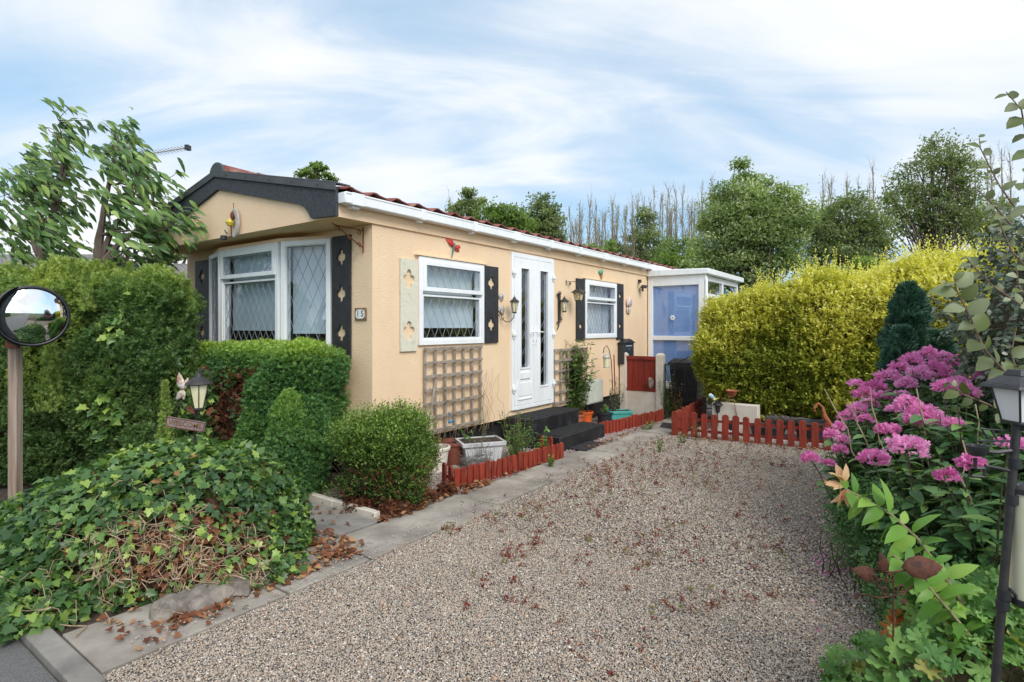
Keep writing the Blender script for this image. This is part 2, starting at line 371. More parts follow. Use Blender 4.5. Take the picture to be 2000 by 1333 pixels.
m_cream = mat('pale_green_box_paint', (.50,.53,.46), (.58,.60,.53), rough=.5, scale=8)
m_lampglass = mat('cream_lantern_glass', (.72,.66,.40), (.80,.75,.52), rough=.25, scale=20)
m_wire = mat('galvanised_wire', (.30,.30,.30), (.16,.13,.11), rough=.5, metal=.3, scale=30)
m_silver = mat('aged_silver', (.45,.44,.42), (.62,.60,.57), rough=.45, metal=.4, scale=30)
m_greyroof = mat('grey_roof_tiles', (.13,.12,.12), (.20,.19,.185), rough=.9, scale=6, bump=.4)
m_pinkgrav = mat('pinkish_gravel', (.20,.14,.125), (.48,.38,.35), rough=1, scale=90, bump=1, bscale=90, bdist=.02)

def glassmat(name, tint=(.9,.95,1), base=.12):
    m = bpy.data.materials.new(name); m.use_nodes = True; nt = m.node_tree; nt.nodes.remove(nt.nodes['Principled BSDF'])
    tr = N(nt, 'ShaderNodeBsdfTransparent'); tr.inputs[0].default_value = tint + (1,)
    g = N(nt, 'ShaderNodeBsdfGlossy'); g.inputs['Roughness'].default_value = .015
    n = N(nt, 'ShaderNodeTexNoise'); n.inputs['Scale'].default_value = 2.2; tc = N(nt, 'ShaderNodeTexCoord'); nt.links.new(tc.outputs['Object'], n.inputs[0])
    bp = N(nt, 'ShaderNodeBump'); bp.inputs['Strength'].default_value = .12; bp.inputs['Distance'].default_value = .02; nt.links.new(n.outputs[0], bp.inputs['Height']); nt.links.new(bp.outputs[0], g.inputs['Normal'])
    f = N(nt, 'ShaderNodeLayerWeight')
    mx = N(nt, 'ShaderNodeMixShader'); nt.links.new(mth(nt, 'ADD', mth(nt, 'MULTIPLY', mth(nt, 'POWER', f.outputs['Facing'], 4.0), .85), base, True), mx.inputs[0])
    nt.links.new(tr.outputs[0], mx.inputs[1]); nt.links.new(g.outputs[0], mx.inputs[2]); nt.links.new(mx.outputs[0], nt.nodes['Material Output'].inputs[0]); return m
m_glass = glassmat('window_glass')

# ================================================================ ground
def slabmat(name, c1, c2, c3):
    m = mat(name, c1, c2, rough=.95, scale=2.2, bump=.6, bscale=140, c3=c3, bdist=.004, lo=.36, hi=.64, detail=8); return m
m_slab = slabmat('worn_paving', (.19,.17,.145), (.28,.25,.215), (.39,.355,.305))
m_slab2 = slabmat('worn_paving_dark', (.15,.14,.13), (.235,.22,.20), (.32,.295,.26))
m_asph = mat('asphalt', (.07,.07,.07), (.20,.195,.19), rough=.95, scale=160, bump=.8, bscale=160, bdist=.006, lo=.3, hi=.75)
def gravmat():
    m = bpy.data.materials.new('pea_gravel'); m.use_nodes = True; nt = m.node_tree; b = nt.nodes['Principled BSDF']; b.inputs['Roughness'].default_value = .85
    tc = N(nt, 'ShaderNodeTexCoord'); v = N(nt, 'ShaderNodeTexVoronoi'); v.inputs['Scale'].default_value = 85; nt.links.new(tc.outputs['Object'], v.inputs[0])
    s = N(nt, 'ShaderNodeSeparateColor'); nt.links.new(v.outputs['Color'], s.inputs[0])
    c = ramp(nt, s.outputs[0], [(0,(.10,.09,.08)),(.2,(.22,.18,.145)),(.45,(.31,.25,.19)),(.68,(.40,.34,.27)),(.85,(.26,.22,.19)),(.97,(.58,.53,.46))], 'CONSTANT')
    n = N(nt, 'ShaderNodeTexNoise'); n.inputs['Scale'].default_value = .9; nt.links.new(tc.outputs['Object'], n.inputs[0])
    dk = ramp(nt, v.outputs['Distance'], [(0, 1.0), (.55, .75), (.85, .3)])
    c = mixc(nt, 1, c, dk, 'MULTIPLY'); c = mixc(nt, ramp(nt, n.outputs[0], [(.5, 0), (.72, .28)]), c, (.22,.16,.12))
    nt.links.new(c, b.inputs['Base Color'])
    bp = N(nt, 'ShaderNodeBump'); bp.invert = True; bp.inputs['Distance'].default_value = .01; bp.inputs['Strength'].default_value = 1
    nt.links.new(v.outputs['Distance'], bp.inputs['Height']); nt.links.new(bp.outputs[0], b.inputs['Normal']); return m
m_grav = gravmat()
m_grass = mat('rough_ground', (.05,.07,.02), (.10,.11,.04), rough=1, scale=3, bump=.6, bscale=30)
def sheet(name, quad, z, m, sub=1):
    mb = MB(); mb.add([H(a, b, z) for a, b in quad], [(0, 1, 2, 3)]); o = mb.build(name, m, smooth=False); return struct(o)
g = MB(); g.add([(-900,-900,-.02),(900,-900,-.02),(900,900,-.02),(-900,900,-.02)], [(0,1,2,3)]); struct(g.build('ground', m_grass, smooth=False))
sheet('road', [(-60+0,-60),(-60,60),(-2.86,60),(-2.86,-60)][::1] if False else [(-8.6,-60),(-8.6,60),(-2.86,60),(-2.86,-60)], -.004, m_asph)
sheet('gravel_drive', [(-2.78,1.40),(-2.78,4.6),(4.6,4.6),(4.6,1.40)], .004, m_grav)
sheet('garden_soil', [(-2.78,-12),(-2.78,.95),(7.0,.95),(7.0,-12)], -.008, m_soil)
sheet('border_soil', [(-2.78,4.6),(-2.78,9),(9.5,9),(9.5,4.6)], -.008, m_soil)
sheet('back_garden_soil', [(4.35,1.6),(4.35,4.6),(9.5,4.6),(9.5,1.6)], .0, m_pinkgrav)
sheet('pink_gravel_bed', [(-.6,-.2),(-.6,.92),(5.5,.92),(5.5,-.2)], .006, m_pinkgrav)
# paving slabs with open joints, a little out of level
def slabs(name, m, rows):
    mb = MB()
    for s0, s1, n0, n1 in rows:
        j = .008; dz = [random.uniform(-.006, .006) for _ in range(4)]; r = lambda: random.uniform(-.006, .006)
        top = [H(s0+j+r(), n0+j, .022+dz[0]), H(s1-j+r(), n0+j, .022+dz[1]), H(s1-j+r(), n1-j, .022+dz[2]), H(s0+j+r(), n1-j, .022+dz[3])]
        mb.add([(p[0], p[1], -.03) for p in top] + top, [(3,2,1,0),(4,5,6,7),(0,1,5,4),(1,2,6,5),(2,3,7,6),(3,0,4,7)])
    return struct(mb.build(name, m, bevel=.006, smooth=False))
rows = []; s = -2.74
for L in (.92,.60,.78,.62,.9,.64,.9,.62,.9,.88,.64,.9,.7,.8): rows.append((s, s+L, .93 if s > -1.3 else .9, 1.44 + random.uniform(-.03,.04))); s += L
slabs('path', m_slab, rows)
rows = []; x = .9
for L in (.62,.9,.62,.6,.9,.6,.9): rows.append((-1.28, -.70, x-L, x)); x -= L
slabs('front_path', m_slab2, rows)
k = MB(H); x = 1.5
for i in range(9): k.box(-2.85, -2.745, x-.9+.006, x, -.05, .03); x -= .906
struct(k.build('road_kerb', m_slab2, bevel=.008))
k = MB(H)
for a, b in ((.84,.30),(.295,-.35),(-.355,-1.2)): k.box(-.69, -.63, b, a, -.05, .07)
tag(k.build('bed_edging', m_conc, bevel=.006), 'pale concrete edging strip along the planting bed before the dark green conifer', 'edging')

# ================================================================ the home
LEN = 8.35; ZB, ZS = .36, 2.571; WID = 3.83
home = thing('bungalow', 'peach rendered park home with dark red tiled roof and charcoal gable boards', 'bungalow', H(0, 0, 0))
PS = lambda x, y, z: H(x, y, z)            # side wall frame
PF = HF                                     # front wall frame
w1 = dict(x0=sw(815.5,500)[0], x1=sw(942.5,516)[0], z0=1.357, z1=2.32)
w2 = dict(x0=sw(1140.8,545)[0], x1=sw(1202,553)[0], z0=sw(1160,661)[1], z1=sw(1160,548)[1])
dr = dict(x0=sw(996.6,500)[0], x1=sw(1079,500)[0], z0=.45, z1=sw(996.6,492)[1])
print('W1', w1, 'W2', w2, 'DR', dr)
def rect(x0, x1, z0, z1): return [(x0,z0),(x1,z0),(x1,z1),(x0,z1)]
def wallplate(M, outer, holes, m, name='wall', th=.12):
    mb = MB(M); mb.plate(outer, holes, -th, 0); return mb.build(name, m, home, smooth=False)
wallplate(PS, rect(0, LEN, ZB, ZS), [rect(w['x0'], w['x1'], w['z0'], w['z1']) for w in (w1, dr, w2)], m_wall)
bay = [(-.62, 0.0), (-1.277, .172), (-2.54, .185), (-3.17, 0.0)]     # x, out
BZ0, BZ1 = 1.23, 2.485
wallplate(PF, rect(-WID, -.12, ZB, ZS), [rect(-3.17, -.62, BZ0, BZ1)], m_wall)
wallplate(lambda x, y, z: H(x, -WID - y, z), rect(.12, LEN, ZB, ZS), [], m_wall)
wallplate(lambda x, y, z: H(LEN + y, x, z), rect(-WID+.12, -.12, ZB, ZS), [], m_wall)
f = MB(H); f.box(.1, LEN-.1, -WID+.1, -.1, .40, .44); f.build('floor', mat('dark_carpet', (.06,.05,.05), rough=1), home, smooth=False)
f = MB(H); f.box(.12, LEN-.12, -1.9, -1.85, .44, ZS-.03); f.box(2.9, 2.95, -1.85, -.12, .44, ZS-.03); f.build('inner_partition', mat('inner_wall', (.30,.28,.25), rough=.9), home, smooth=False)
f = MB(H); f.box(.08, LEN-.08, -WID+.08, -.09, .03, ZB+.01); f.build('chassis_skirt', mat('black_skirt', (.008,.008,.009), (.02,.02,.02), rough=.7, scale=6), home, smooth=False)
# bay: splayed apron and head boards
A = MB(); 
def baypoly(z0, z1, grow=0):
    b = [(-.60, -.02), (-1.27, .172+grow), (-2.55, .185+grow), (-3.19, -.02)]
    lo = [PF(x, y, z0) for x, y in b]; hi = [PF(x, y, z1) for x, y in b]
    A.add(lo + hi, [(0,1,2,3),(4,5,6,7)] + [(i, (i+1) % 4, (i+1) % 4 + 4, i + 4) for i in range(4)])
baypoly(ZB, BZ0, .0); A.build('bay_apron', m_wall, home, smooth=False)
A = MB(); baypoly(BZ1, BZ1+.035, .03); A.build('bay_head', m_wall2, home, smooth=False)
# roof box: side fascia, gable, soffit
f = MB(H); f.box(-.43, LEN+.2, 0, .022, ZS, 2.715); f.build('fascia', m_wall2, home, bevel=.004)
f = MB(H); f.box(-.43, LEN+.2, -WID-.022, -WID, ZS, 2.85); f.build('fascia', m_wall2, home, bevel=.004)
APX, APZ = -2.11, 3.30
def topz(x): return APZ - (x-APX)*.228 if x > APX else APZ - (APX-x)*.205
f = MB(PF); f.plate([(-WID, ZS), (-.001, ZS), (-.001, topz(0)-.05), (APX, APZ-.05), (-WID, topz(-WID)-.05)], [], .40, .43); f.build('gable', m_wall2, home, smooth=False)
f = MB(PF); f.plate([(-WID, ZS), (-.001, ZS), (-.001, topz(0)-.05), (APX, APZ-.05), (-WID, topz(-WID)-.05)], [], -LEN-.2, -LEN-.17); f.build('gable', m_wall2, home, smooth=False)
f = MB(PF); f.box(-WID+.001, -.002, -LEN-.17, .399, ZS+.002, ZS+.02); f.build('soffit', m_wall2, home, smooth=False)
# barge board (measured outline on the gable plane)
B = [fw(p[0], p[1], -.445) for p in ((658,366),(659,422),(634,425),(610,427),(604,415),(597,406),(584,399),(427,371))]
BT = fw(423.8, 341, -.445)
lx = -WID-.06
print('barge', B, BT)
outl = B + [(-3.55, BT[1]-.28-(BT[0]+3.55)*.2), (lx+.25, 2.83), (lx+.2, 2.72), (lx, 2.70), (lx, topz(lx)-.0), (BT[0], BT[1])]
f = MB(PF); f.plate(outl, [], .432, .462); f.build('barge_board', m_barge, home, smooth=False)
f = MB(PF)
a, b = (B[0][0]+.012, B[0][1]), BT
for (p, q) in ((b, a), ((lx-.02, topz(lx)-.0), b)):
    n_ = 6
    for zz0, zz1, y0, y1 in ((-.035, .03, .463, .478), (.03, .045, .30, .478)):
        f.add([(p[0],y0,p[1]+zz0),(q[0],y0,q[1]+zz0),(q[0],y1,q[1]+zz0),(p[0],y1,p[1]+zz0),(p[0],y0,p[1]+zz1),(q[0],y0,q[1]+zz1),(q[0],y1,q[1]+zz1),(p[0],y1,p[1]+zz1)],
              [(0,3,2,1),(4,5,6,7),(0,1,5,4),(1,2,6,5),(2,3,7,6),(3,0,4,7)])
for i in range(5):
    t = .12 + i*.19; x = b[0]+(a[0]-b[0])*t; z = b[1]+(a[1]-b[1])*t
    f.box(x-.008, x+.008, .478, .486, z-.006, z+.010)
f.build('verge_cap', m_cap, home, bevel=.003)
# tiled roof
def roof(x_e, z_e, name):
    s0, s1, dn = -.42, LEN+.22, .34; L = abs(x_e-APX); nc = max(1, round(L/.31)); cols = int((s1-s0)/.036); mb = MB(); vs = []; fs = []
    for c in range(nc):
        for e in (0, 1):
            t = (c+e)/nc; x = x_e + (APX-x_e)*t; zb = z_e - .012 + (APZ+.03-z_e)*t + (.028 if e == 0 else -.002)
            if c == 0 and e == 0: x += .035 if x_e > APX else -.035
            for i in range(cols+1):
                s = s0+(s1-s0)*i/cols; ph = ((s-s0)/.29) % 1.0
                wv = .02*math.sin(2*math.pi*ph) + .008*math.sin(4*math.pi*ph)
                vs.append(H(s, x, zb+wv))
    W_ = cols+1
    for r in range(2*nc-1): fs += [(r*W_+i, r*W_+i+1, (r+1)*W_+i+1, (r+1)*W_+i) for i in range(cols)]
    mb.add(vs, fs); o = mb.build(name, m_tile, home, ang=50); m = o.modifiers.new('s', 'SOLIDIFY'); m.thickness = .014; m.offset = 0; return o
rf = roof(.10, 2.80, 'roof')
roof(-WID-.08, topz(-WID)-.0, 'roof')
f = MB(PF); f.plate([(.04, 2.70), (.04, 2.775), (APX, APZ-.025), (-WID-.04, topz(-WID)-.045), (-WID-.04, topz(-WID)-.08), (APX, APZ-.06)], [], -LEN-.19, .425); f.build('roof_deck', m_under, home, smooth=False)
f = MB(PF)
for i in range(20):
    y = .44-i*.45
    pts = [(APX+.135*math.cos(t), APZ+.0+.115*math.sin(t)) for t in [math.pi*k/10 for k in range(11)]]
    r0, r1 = 1.0, .93
    vs = [(APX+(px-APX)*r0, y, APZ+(pz-APZ)*r0) for px, pz in pts] + [(APX+(px-APX)*r1, y-.46, APZ+(pz-APZ)*r1) for px, pz in pts]
    f.add(vs, [(k, k+1, 12+k, 11+k) for k in range(10)] + ([tuple(range(11))] if i == 0 else []))
o = f.build('ridge_tiles', m_tile, rf)
f = MB(PF); f.plate([(APX+.145*math.cos(t), APZ-.0+.125*math.sin(t)) for t in [math.pi*k/10 for k in range(11)]], [], .442, .47); f.build('ridge_end_cap', m_cap, home)
# gutter
f = MB(H); GZ = 2.688
f.box(-.42, LEN+.1, .022, .128, GZ, GZ+.012); f.box(-.42, LEN+.1, .118, .131, GZ+.004, GZ+.098); f.box(-.42, LEN+.1, .112, .137, GZ+.085, GZ+.105); f.box(-.432, -.42, .022, .137, GZ, GZ+.10)
gut = f.build('gutter', m_white, home, bevel=.006)
i = 0; x = -.28
while x < LEN:
    f = MB(H); wd = .035 if i % 3 else .07
    f.box(x-wd, x+wd, .0225, .142, GZ-.006, GZ+.004); f.box(x-wd, x+wd, .131, .143, GZ-.004, GZ+.108); f.box(x-wd*.6, x+wd*.6, .0225, .10, GZ-.03, GZ-.004)
    f.build('gutter_bracket', m_white, gut, bevel=.003); x += .86; i += 1
# ---------------------------------------------------------------- windows
def lattice(M, x0, x1, z0, z1, pw, ph, y):
    mb = MB(M); wd = .003; sl = ph/pw; 
    def seg(p, q):
        dx, dz = q[0]-p[0], q[1]-p[1]; l = math.hypot(dx, dz)
        if l < .01: return
        nx, nz = -dz/l*wd, dx/l*wd
        mb.add([(p[0]+nx,y,p[1]+nz),(q[0]+nx,y,q[1]+nz),(q[0]-nx,y,q[1]-nz),(p[0]-nx,y,p[1]-nz),(p[0],y+.003,p[1]),(q[0],y+.003,q[1])], [(0,1,5,4),(2,3,4,5)])
    hgt = z1-z0; k = -int(hgt/ph)-2
    while x0 + k*pw < x1 + hgt/sl + pw:
        for sg in (1, -1):
            xb = x0 + k*pw + pw/2 if sg == 1 else x0 + k*pw + pw/2
            # line x = xb + sg*(z-z0)/sl
            ts = []
            za, zb_ = 0.0, hgt
            xa, xbb = xb, xb + sg*hgt/sl
            lo, hi = 0.0, 1.0; d = xbb-xa
            t0, t1 = (x0-xa)/d, (x1-xa)/d
            if t0 > t1: t0, t1 = t1, t0
            lo, hi = max(lo, t0), min(hi, t1)
            if hi > lo: seg((xa+d*lo, z0+hgt*lo), (xa+d*hi, z0+hgt*hi))
        k += 1
    for a, b in (((x0,z0),(x1,z0)),((x1,z0),(x1,z1)),((x1,z1),(x0,z1)),((x0,z1),(x0,z0))): seg(a, b)
    return mb
def window(M, x0, x1, z0, z1, lights, pw=.115, ph=.2, fw_=.055, d0=-.06, d1=.03, name='window', label=None):
    f = MB(M); f.box(x0, x0+fw_, d0, d1, z0, z1); f.box(x1-fw_, x1, d0, d1, z0, z1); f.box(x0+fw_, x1-fw_, d0, d1-.001, z0, z0+fw_); f.box(x0+fw_, x1-fw_, d0, d1-.001, z1-fw_, z1)
    fr = f.build(name, m_white, home, bevel=.004)
    if label: fr['label'] = label
    for (a0, a1, c0, c1, opener, blind, bm) in lights:
        s = .048 if opener else .022; e = d1+(.018 if opener else -.012)
        f = MB(M); f.box(a0, a0+s, d0+.01, e, c0, c1); f.box(a1-s, a1, d0+.01, e, c0, c1); f.box(a0+s, a1-s, d0+.01, e-.001, c0, c0+s); f.box(a0+s, a1-s, d0+.01, e-.001, c1-s, c1)
        f.build('opener_frame' if opener else 'glazing_bead', m_white, fr, bevel=.004)
        b0, b1, e0, e1 = a0+s, a1-s, c0+s, c1-s; gy = e-.022
        f = MB(M); f.add([(b0-.004,gy,e0-.004),(b1+.004,gy,e0-.004),(b1+.004,gy,e1+.004),(b0-.004,gy,e1+.004)],[(0,1,2,3)]); f.build('pane', m_glass, fr, smooth=False)
        lattice(M, b0+.004, b1-.004, e0+.004, e1-.004, pw, ph, gy+.0015).build('leading', m_lead, fr, smooth=False)
        if blind is not None:
            f = MB(M); f.box(b0-.02, b1+.02, -.115, -.108, blind, e1+.05); f.box(b0-.02, b1+.02, -.12, -.104, blind-.018, blind)
            f.build('blind' if bm is m_blind else 'net_curtain', bm, fr, smooth=False)
    return fr
m_net = mat('net_curtain_cloth', (.36,.40,.43), (.70,.73,.75), rough=.9, scale=9, stretch=(6,6,.25))
zm = sw(830,573)[1]
window(PS, w1['x0'], w1['x1'], w1['z0'], w1['z1'], [(w1['x0']+.05, w1['x1']-.05, zm+.02, w1['z1']-.045, True, zm, m_blind), (w1['x0']+.055, w1['x1']-.055, w1['z0']+.055, zm-.015, False, sw(880,638)[1], m_blind)], pw=.125, ph=.26)
f = MB(PS); f.box(w1['x0']-.05, w1['x1']+.05, -.001, .045, w1['z1']+.004, w1['z1']+.018); f.build('window_drip_strip', m_wall2, home)
zm = sw(1160,589)[1]
window(PS, w2['x0'], w2['x1'], w2['z0'], w2['z1'], [(w2['x0']+.05, w2['x1']-.05, zm+.02, w2['z1']-.045, True, zm, m_net), (w2['x0']+.055, w2['x1']-.055, w2['z0']+.055, zm-.015, False, w2['z0']-.02, m_net)], pw=.105, ph=.19)
f = MB(PS); f.box(w2['x0']-.06, w2['x1']+.05, -.001, .04, w2['z1']+.004, w2['z1']+.018); f.build('window_drip_strip', m_wall2, home)
# bay facets
for i in range(3):
    (xa, ya), (xb, yb) = bay[i+1], bay[i]; L = math.hypot(xb-xa, yb-ya); dx, dy = (xb-xa)/L, (yb-ya)/L
    Mf = lambda x, y, z, xa=xa, ya=ya, dx=dx, dy=dy: PF(xa + dx*x - dy*y, ya + dy*x + dx*y, z)
    if i == 1:
        zr = fw(540,541,-.18)[1]
        window(Mf, .012, L-.03, BZ0, BZ1, [(.055, L-.075, zr+.02, BZ1-.045, True, zr, m_blind), (.065, L-.085, BZ0+.055, zr-.015, False, 1.53, m_blind)], pw=.115, ph=.2)
    else:
        window(Mf, .012, L-.012, BZ0, BZ1, [(.055, L-.055, BZ0+.04, BZ1-.04, False, 1.50 if i == 0 else BZ0, m_blind if i == 0 else m_net)], pw=.135, ph=.27)
# shutters
def quatre(cx, cz, r, st=1.22):
    out = []
    for k in range(40):
        t = 2*math.pi*k/40; ph = (t+math.pi/4) % (math.pi/2) - math.pi/4; rr = r*(.56*math.cos(ph)+math.sqrt(.44**2-(.56*math.sin(ph))**2)) ; out.append((cx+rr*math.cos(t), cz+rr*st*math.sin(t)))
    return out
def shutter(M, x0, x1, z0, z1, holes, m, r=.05, label=None, th=.022, y0=.004):
    f = MB(M); f.plate(rect(x0, x1, z0, z1), [quatre((x0+x1)/2, z0+(z1-z0)*h, r) for h in holes], y0, y0+th)
    o = f.build('shutter', m, home, bevel=0, smooth=False)
    if label: o['label'] = label
m_shut = mat('black_shutter_board', (.016,.017,.02), (.032,.033,.037), rough=.6, scale=12, bump=.3, bscale=60)
m_shutold = mat('flaking_cream_shutter', (.60,.58,.47), (.68,.65,.53), rough=.9, scale=14, c3=(.55,.52,.43), bump=.9, bscale=60, bdist=.005, lo=.3, hi=.72)
shutter(PF, -.60, -.31, 1.235, fw(666,462)[1], (.205,.525,.825), m_shut, .072)
shutter(PF, -3.55, -3.19, 1.235, 2.44, (.205,.525,.825), m_shut, .072)
sx = sw(779.5,500)[0], sw(812,500)[0]
shutter(PS, sx[0], sx[1]-.004, 1.30, 2.27, (.22,.78), m_shutold, .085, 'unpainted cream shutter with flaking surface')
sx = sw(944,500)[0], sw(970.4,500)[0]
shutter(PS, sx[0], sx[1], sw(957,670)[1], sw(957,521)[1], (.24,.78), m_shut, .068)
sx = sw(1124,500)[0], sw(1140,500)[0]
shutter(PS, sx[0], sx[1]-.004, sw(1132,664)[1], sw(1132,545)[1], (.22,.78), m_shut, .055)
sx = sw(1202.5,500)[0], sw(1215.5,500)[0]
shutter(PS, sx[0], sx[1], sw(1209,663)[1], sw(1209,555)[1], (.24,.78), m_shut, .055)
# french door
x0, x1, z0, z1 = dr['x0'], dr['x1'], dr['z0'], dr['z1']; fwd = .055
f = MB(PS); f.box(x0, x0+fwd, -.08, .03, z0, z1); f.box(x1-fwd, x1, -.08, .03, z0, z1); f.box(x0+fwd, x1-fwd, -.08, .029, z1-.06, z1); f.box(x0+fwd, x1-fwd, -.08, .045, z0, z0+.05)
f.build('door_frame', m_white, home, bevel=.004)
xm = (x0+x1)/2 - .01
for side, (a, b) in enumerate(((x0+fwd+.004, xm-.003), (xm+.003, x1-fwd-.004))):
    c0, c1 = z0+.055, z1-.065; W_ = b-a; g0, g1 = a+W_*.30, b-W_*.28
    gz0 = c0 + (.50 if side == 0 else .22); gz1 = c1-.14
    f = MB(PS); f.plate(rect(a, b, c0, c1), [rect(g0, g1, gz0, gz1)], -.03, .036)
    d = f.build('door', m_white, home, bevel=.004)
    f = MB(PS)
    for q in ((g0-.018, g0, gz0-.018, gz1+.018), (g1, g1+.018, gz0-.018, gz1+.018), (g0, g1, gz0-.018, gz0), (g0, g1, gz1, gz1+.018)): f.box(q[0], q[1], .0362, .046, q[2], q[3])
    if side == 0:
        f.box(a+.06, b-.06, .0362, .048, c0+.07, c0+.09); f.box(a+.06, a+.08, .0362, .048, c0+.09, c0+.34); f.box(b-.08, b-.06, .0362, .048, c0+.09, c0+.34); f.box(a+.08, b-.08, .0362, .043, c0+.12, c0+.30); f.box(g0-.02, g1+.02, .0362, .052, c0+.35, c0+.44)
    f.build('door_moulding', m_white, d, bevel=.003)
    f = MB(PS); f.add([(g0,.006,gz0),(g1,.006,gz0),(g1,.006,gz1),(g0,.006,gz1)],[(0,1,2,3)]); f.build('pane', m_glass, d, smooth=False)
    lattice(PS, g0+.003, g1-.003, gz0+.003, gz1-.003, (g1-g0)*.98, .215, .008).build('leading', m_lead, d, smooth=False)
    hx = b-.035 if side == 0 else a+.035; dirn = -1 if side == 0 else 1
    f = MB(PS); f.box(hx-.014, hx+.014, .0365, .046, z0+.86, z0+1.10); f.tube([(hx,.045,z0+1.04),(hx,.085,z0+1.04),(hx+dirn*.02,.09,z0+1.04),(hx+dirn*.11,.09,z0+1.035)], .009)
    f.build('handle', m_white, d, bevel=.002)
    f = MB(PS); f.box(hx-.004, hx+.004, .046, .048, z0+.90, z0+.925); f.build('keyhole', m_black, d)
    ex = a-.03 if side == 0 else b+.03
    for hz in (.28, 1.0, 1.82):
        f = MB(PS); f.box(ex-.035, ex+.035, .037, .066, z0+hz-.015, z0+hz+.025); f.box(ex-.02, ex+.02, .037, .05, z0+hz-.05, z0+hz+.06); f.build('hinge', m_white, d, bevel=.006)
# ================================================================ vegetation
L_con = leafmat('conifer_green', [(0,(.065,.135,.055)),(.35,(.13,.225,.08)),(.65,(.22,.33,.10)),(1,(.42,.50,.14))], .6, .4)
L_con2 = leafmat('conifer_blue_green', [(0,(.06,.16,.075)),(.4,(.12,.26,.095)),(.7,(.21,.36,.095)),(1,(.42,.56,.12))], .6, .4)
L_ivy = leafmat('ivy_leaf', [(0,(.045,.10,.04)),(.45,(.095,.19,.06)),(.72,(.17,.29,.07)),(.9,(.30,.42,.09)),(1,(.42,.54,.13))], .33, .3, spec=.4)
L_dead = leafmat('dead_leaf', [(0,(.10,.03,.015)),(.5,(.23,.085,.04)),(.8,(.36,.17,.075)),(1,(.45,.28,.14))], .7, .15)
L_shrub = leafmat('small_shrub_leaf', [(0,(.04,.08,.02)),(.4,(.09,.16,.035)),(.75,(.18,.28,.05)),(1,(.30,.42,.08))], .5, .25)
L_shrubred = leafmat('red_brown_sprig', [(0,(.055,.022,.014)),(.5,(.13,.04,.022)),(1,(.24,.10,.045))], .6, .2)
L_gold = leafmat('golden_privet_leaf', [(0,(.09,.14,.02)),(.20,(.22,.28,.04)),(.45,(.44,.45,.07)),(.75,(.68,.64,.14)),(1,(.82,.79,.27))], .5, .42)
L_tree = leafmat('drooping_tree_leaf', [(0,(.05,.11,.035)),(.5,(.11,.21,.055)),(.8,(.19,.31,.08)),(1,(.34,.44,.13))], .38, .25)
L_willow = leafmat('willow_leaf', [(0,(.14,.20,.08)),(.4,(.25,.33,.14)),(.75,(.42,.50,.26)),(1,(.62,.67,.46))], .6, .45)  # leaf colour lifted to imitate the pale haze of distance
L_dark = leafmat('dark_wood_leaf', [(0,(.12,.16,.08)),(.5,(.22,.28,.13)),(1,(.40,.45,.26))], .6, .45)  # far leaves painted paler instead of adding a haze volume
L_mid = leafmat('mid_wood_leaf', [(0,(.11,.17,.05)),(.5,(.20,.30,.08)),(1,(.34,.44,.15))], .6, .45)
L_blue = leafmat('blue_grey_leaf', [(0,(0.065,0.117,0.091)),(1,(0.156,0.234,0.182))], .6, .2)
L_pop = leafmat('sparse_lichen_twig', [(0,(.13,.12,.06)),(1,(.26,.24,.12))], .9, .1)
L_phlox = leafmat('phlox_leaf', [(0,(.045,.11,.045)),(.5,(.085,.19,.065)),(.85,(.14,.27,.08)),(1,(.24,.38,.11))], .42, .25)
L_lily = leafmat('lily_leaf', [(0,(0.092,0.218,0.034)),(.6,(0.172,0.345,0.052)),(1,(0.299,0.460,0.092))], .4, .3)
L_flower = leafmat('pink_phlox_petal', [(0,(.68,.15,.43)),(.4,(.85,.31,.60)),(.8,(.93,.50,.75)),(1,(.95,.72,.87))], .6, .45, tcol=(1,.8,1))
L_ger = leafmat('geranium_leaf', [(0,(.08,.19,.05)),(.5,(.14,.28,.075)),(.93,(.23,.38,.10)),(.975,(.34,.27,.07)),(1,(.48,.12,.04))], .55, .25)
L_ela = leafmat('grey_green_leaf', [(0,(.045,.075,.045)),(.4,(.085,.125,.075)),(.7,(.15,.19,.13)),(.9,(.22,.26,.19)),(1,(.36,.38,.33))], .42, .12, spec=.45)
L_elab = leafmat('olive_young_leaf', [(0,(.08,.10,.035)),(.5,(.13,.17,.05)),(1,(.28,.31,.20))], .42, .2)
L_bconf = leafmat('blue_conifer', [(0,(.03,.085,.06)),(.6,(.06,.15,.10)),(1,(.12,.24,.16))], .6, .15)
L_straw = leafmat('dry_grass', [(0,(.30,.22,.12)),(1,(.55,.45,.27))], .8, .2)
L_weed = leafmat('red_weed', [(0,(.14,.02,.015)),(.45,(.24,.05,.03)),(.7,(.22,.12,.04)),(1,(.16,.20,.04))], .6, .2)
NROT = math.atan2(NV[1], NV[0])
def vstem(mb, p, q, r0, r1, wob=.05, n=5, seg=5):
    p, q = Vector(p), Vector(q); L = (q-p).length; pts = []
    for i in range(n):
        t = i/(n-1); w_ = math.sin(math.pi*t)*wob*L
        pts.append(p.lerp(q, t) + Vector((random.uniform(-1,1), random.uniform(-1,1), random.uniform(-.4,.4)))*w_)
    mb.tube(pts, [r0+(r1-r0)*i/(n-1) for i in range(n)], seg); return pts
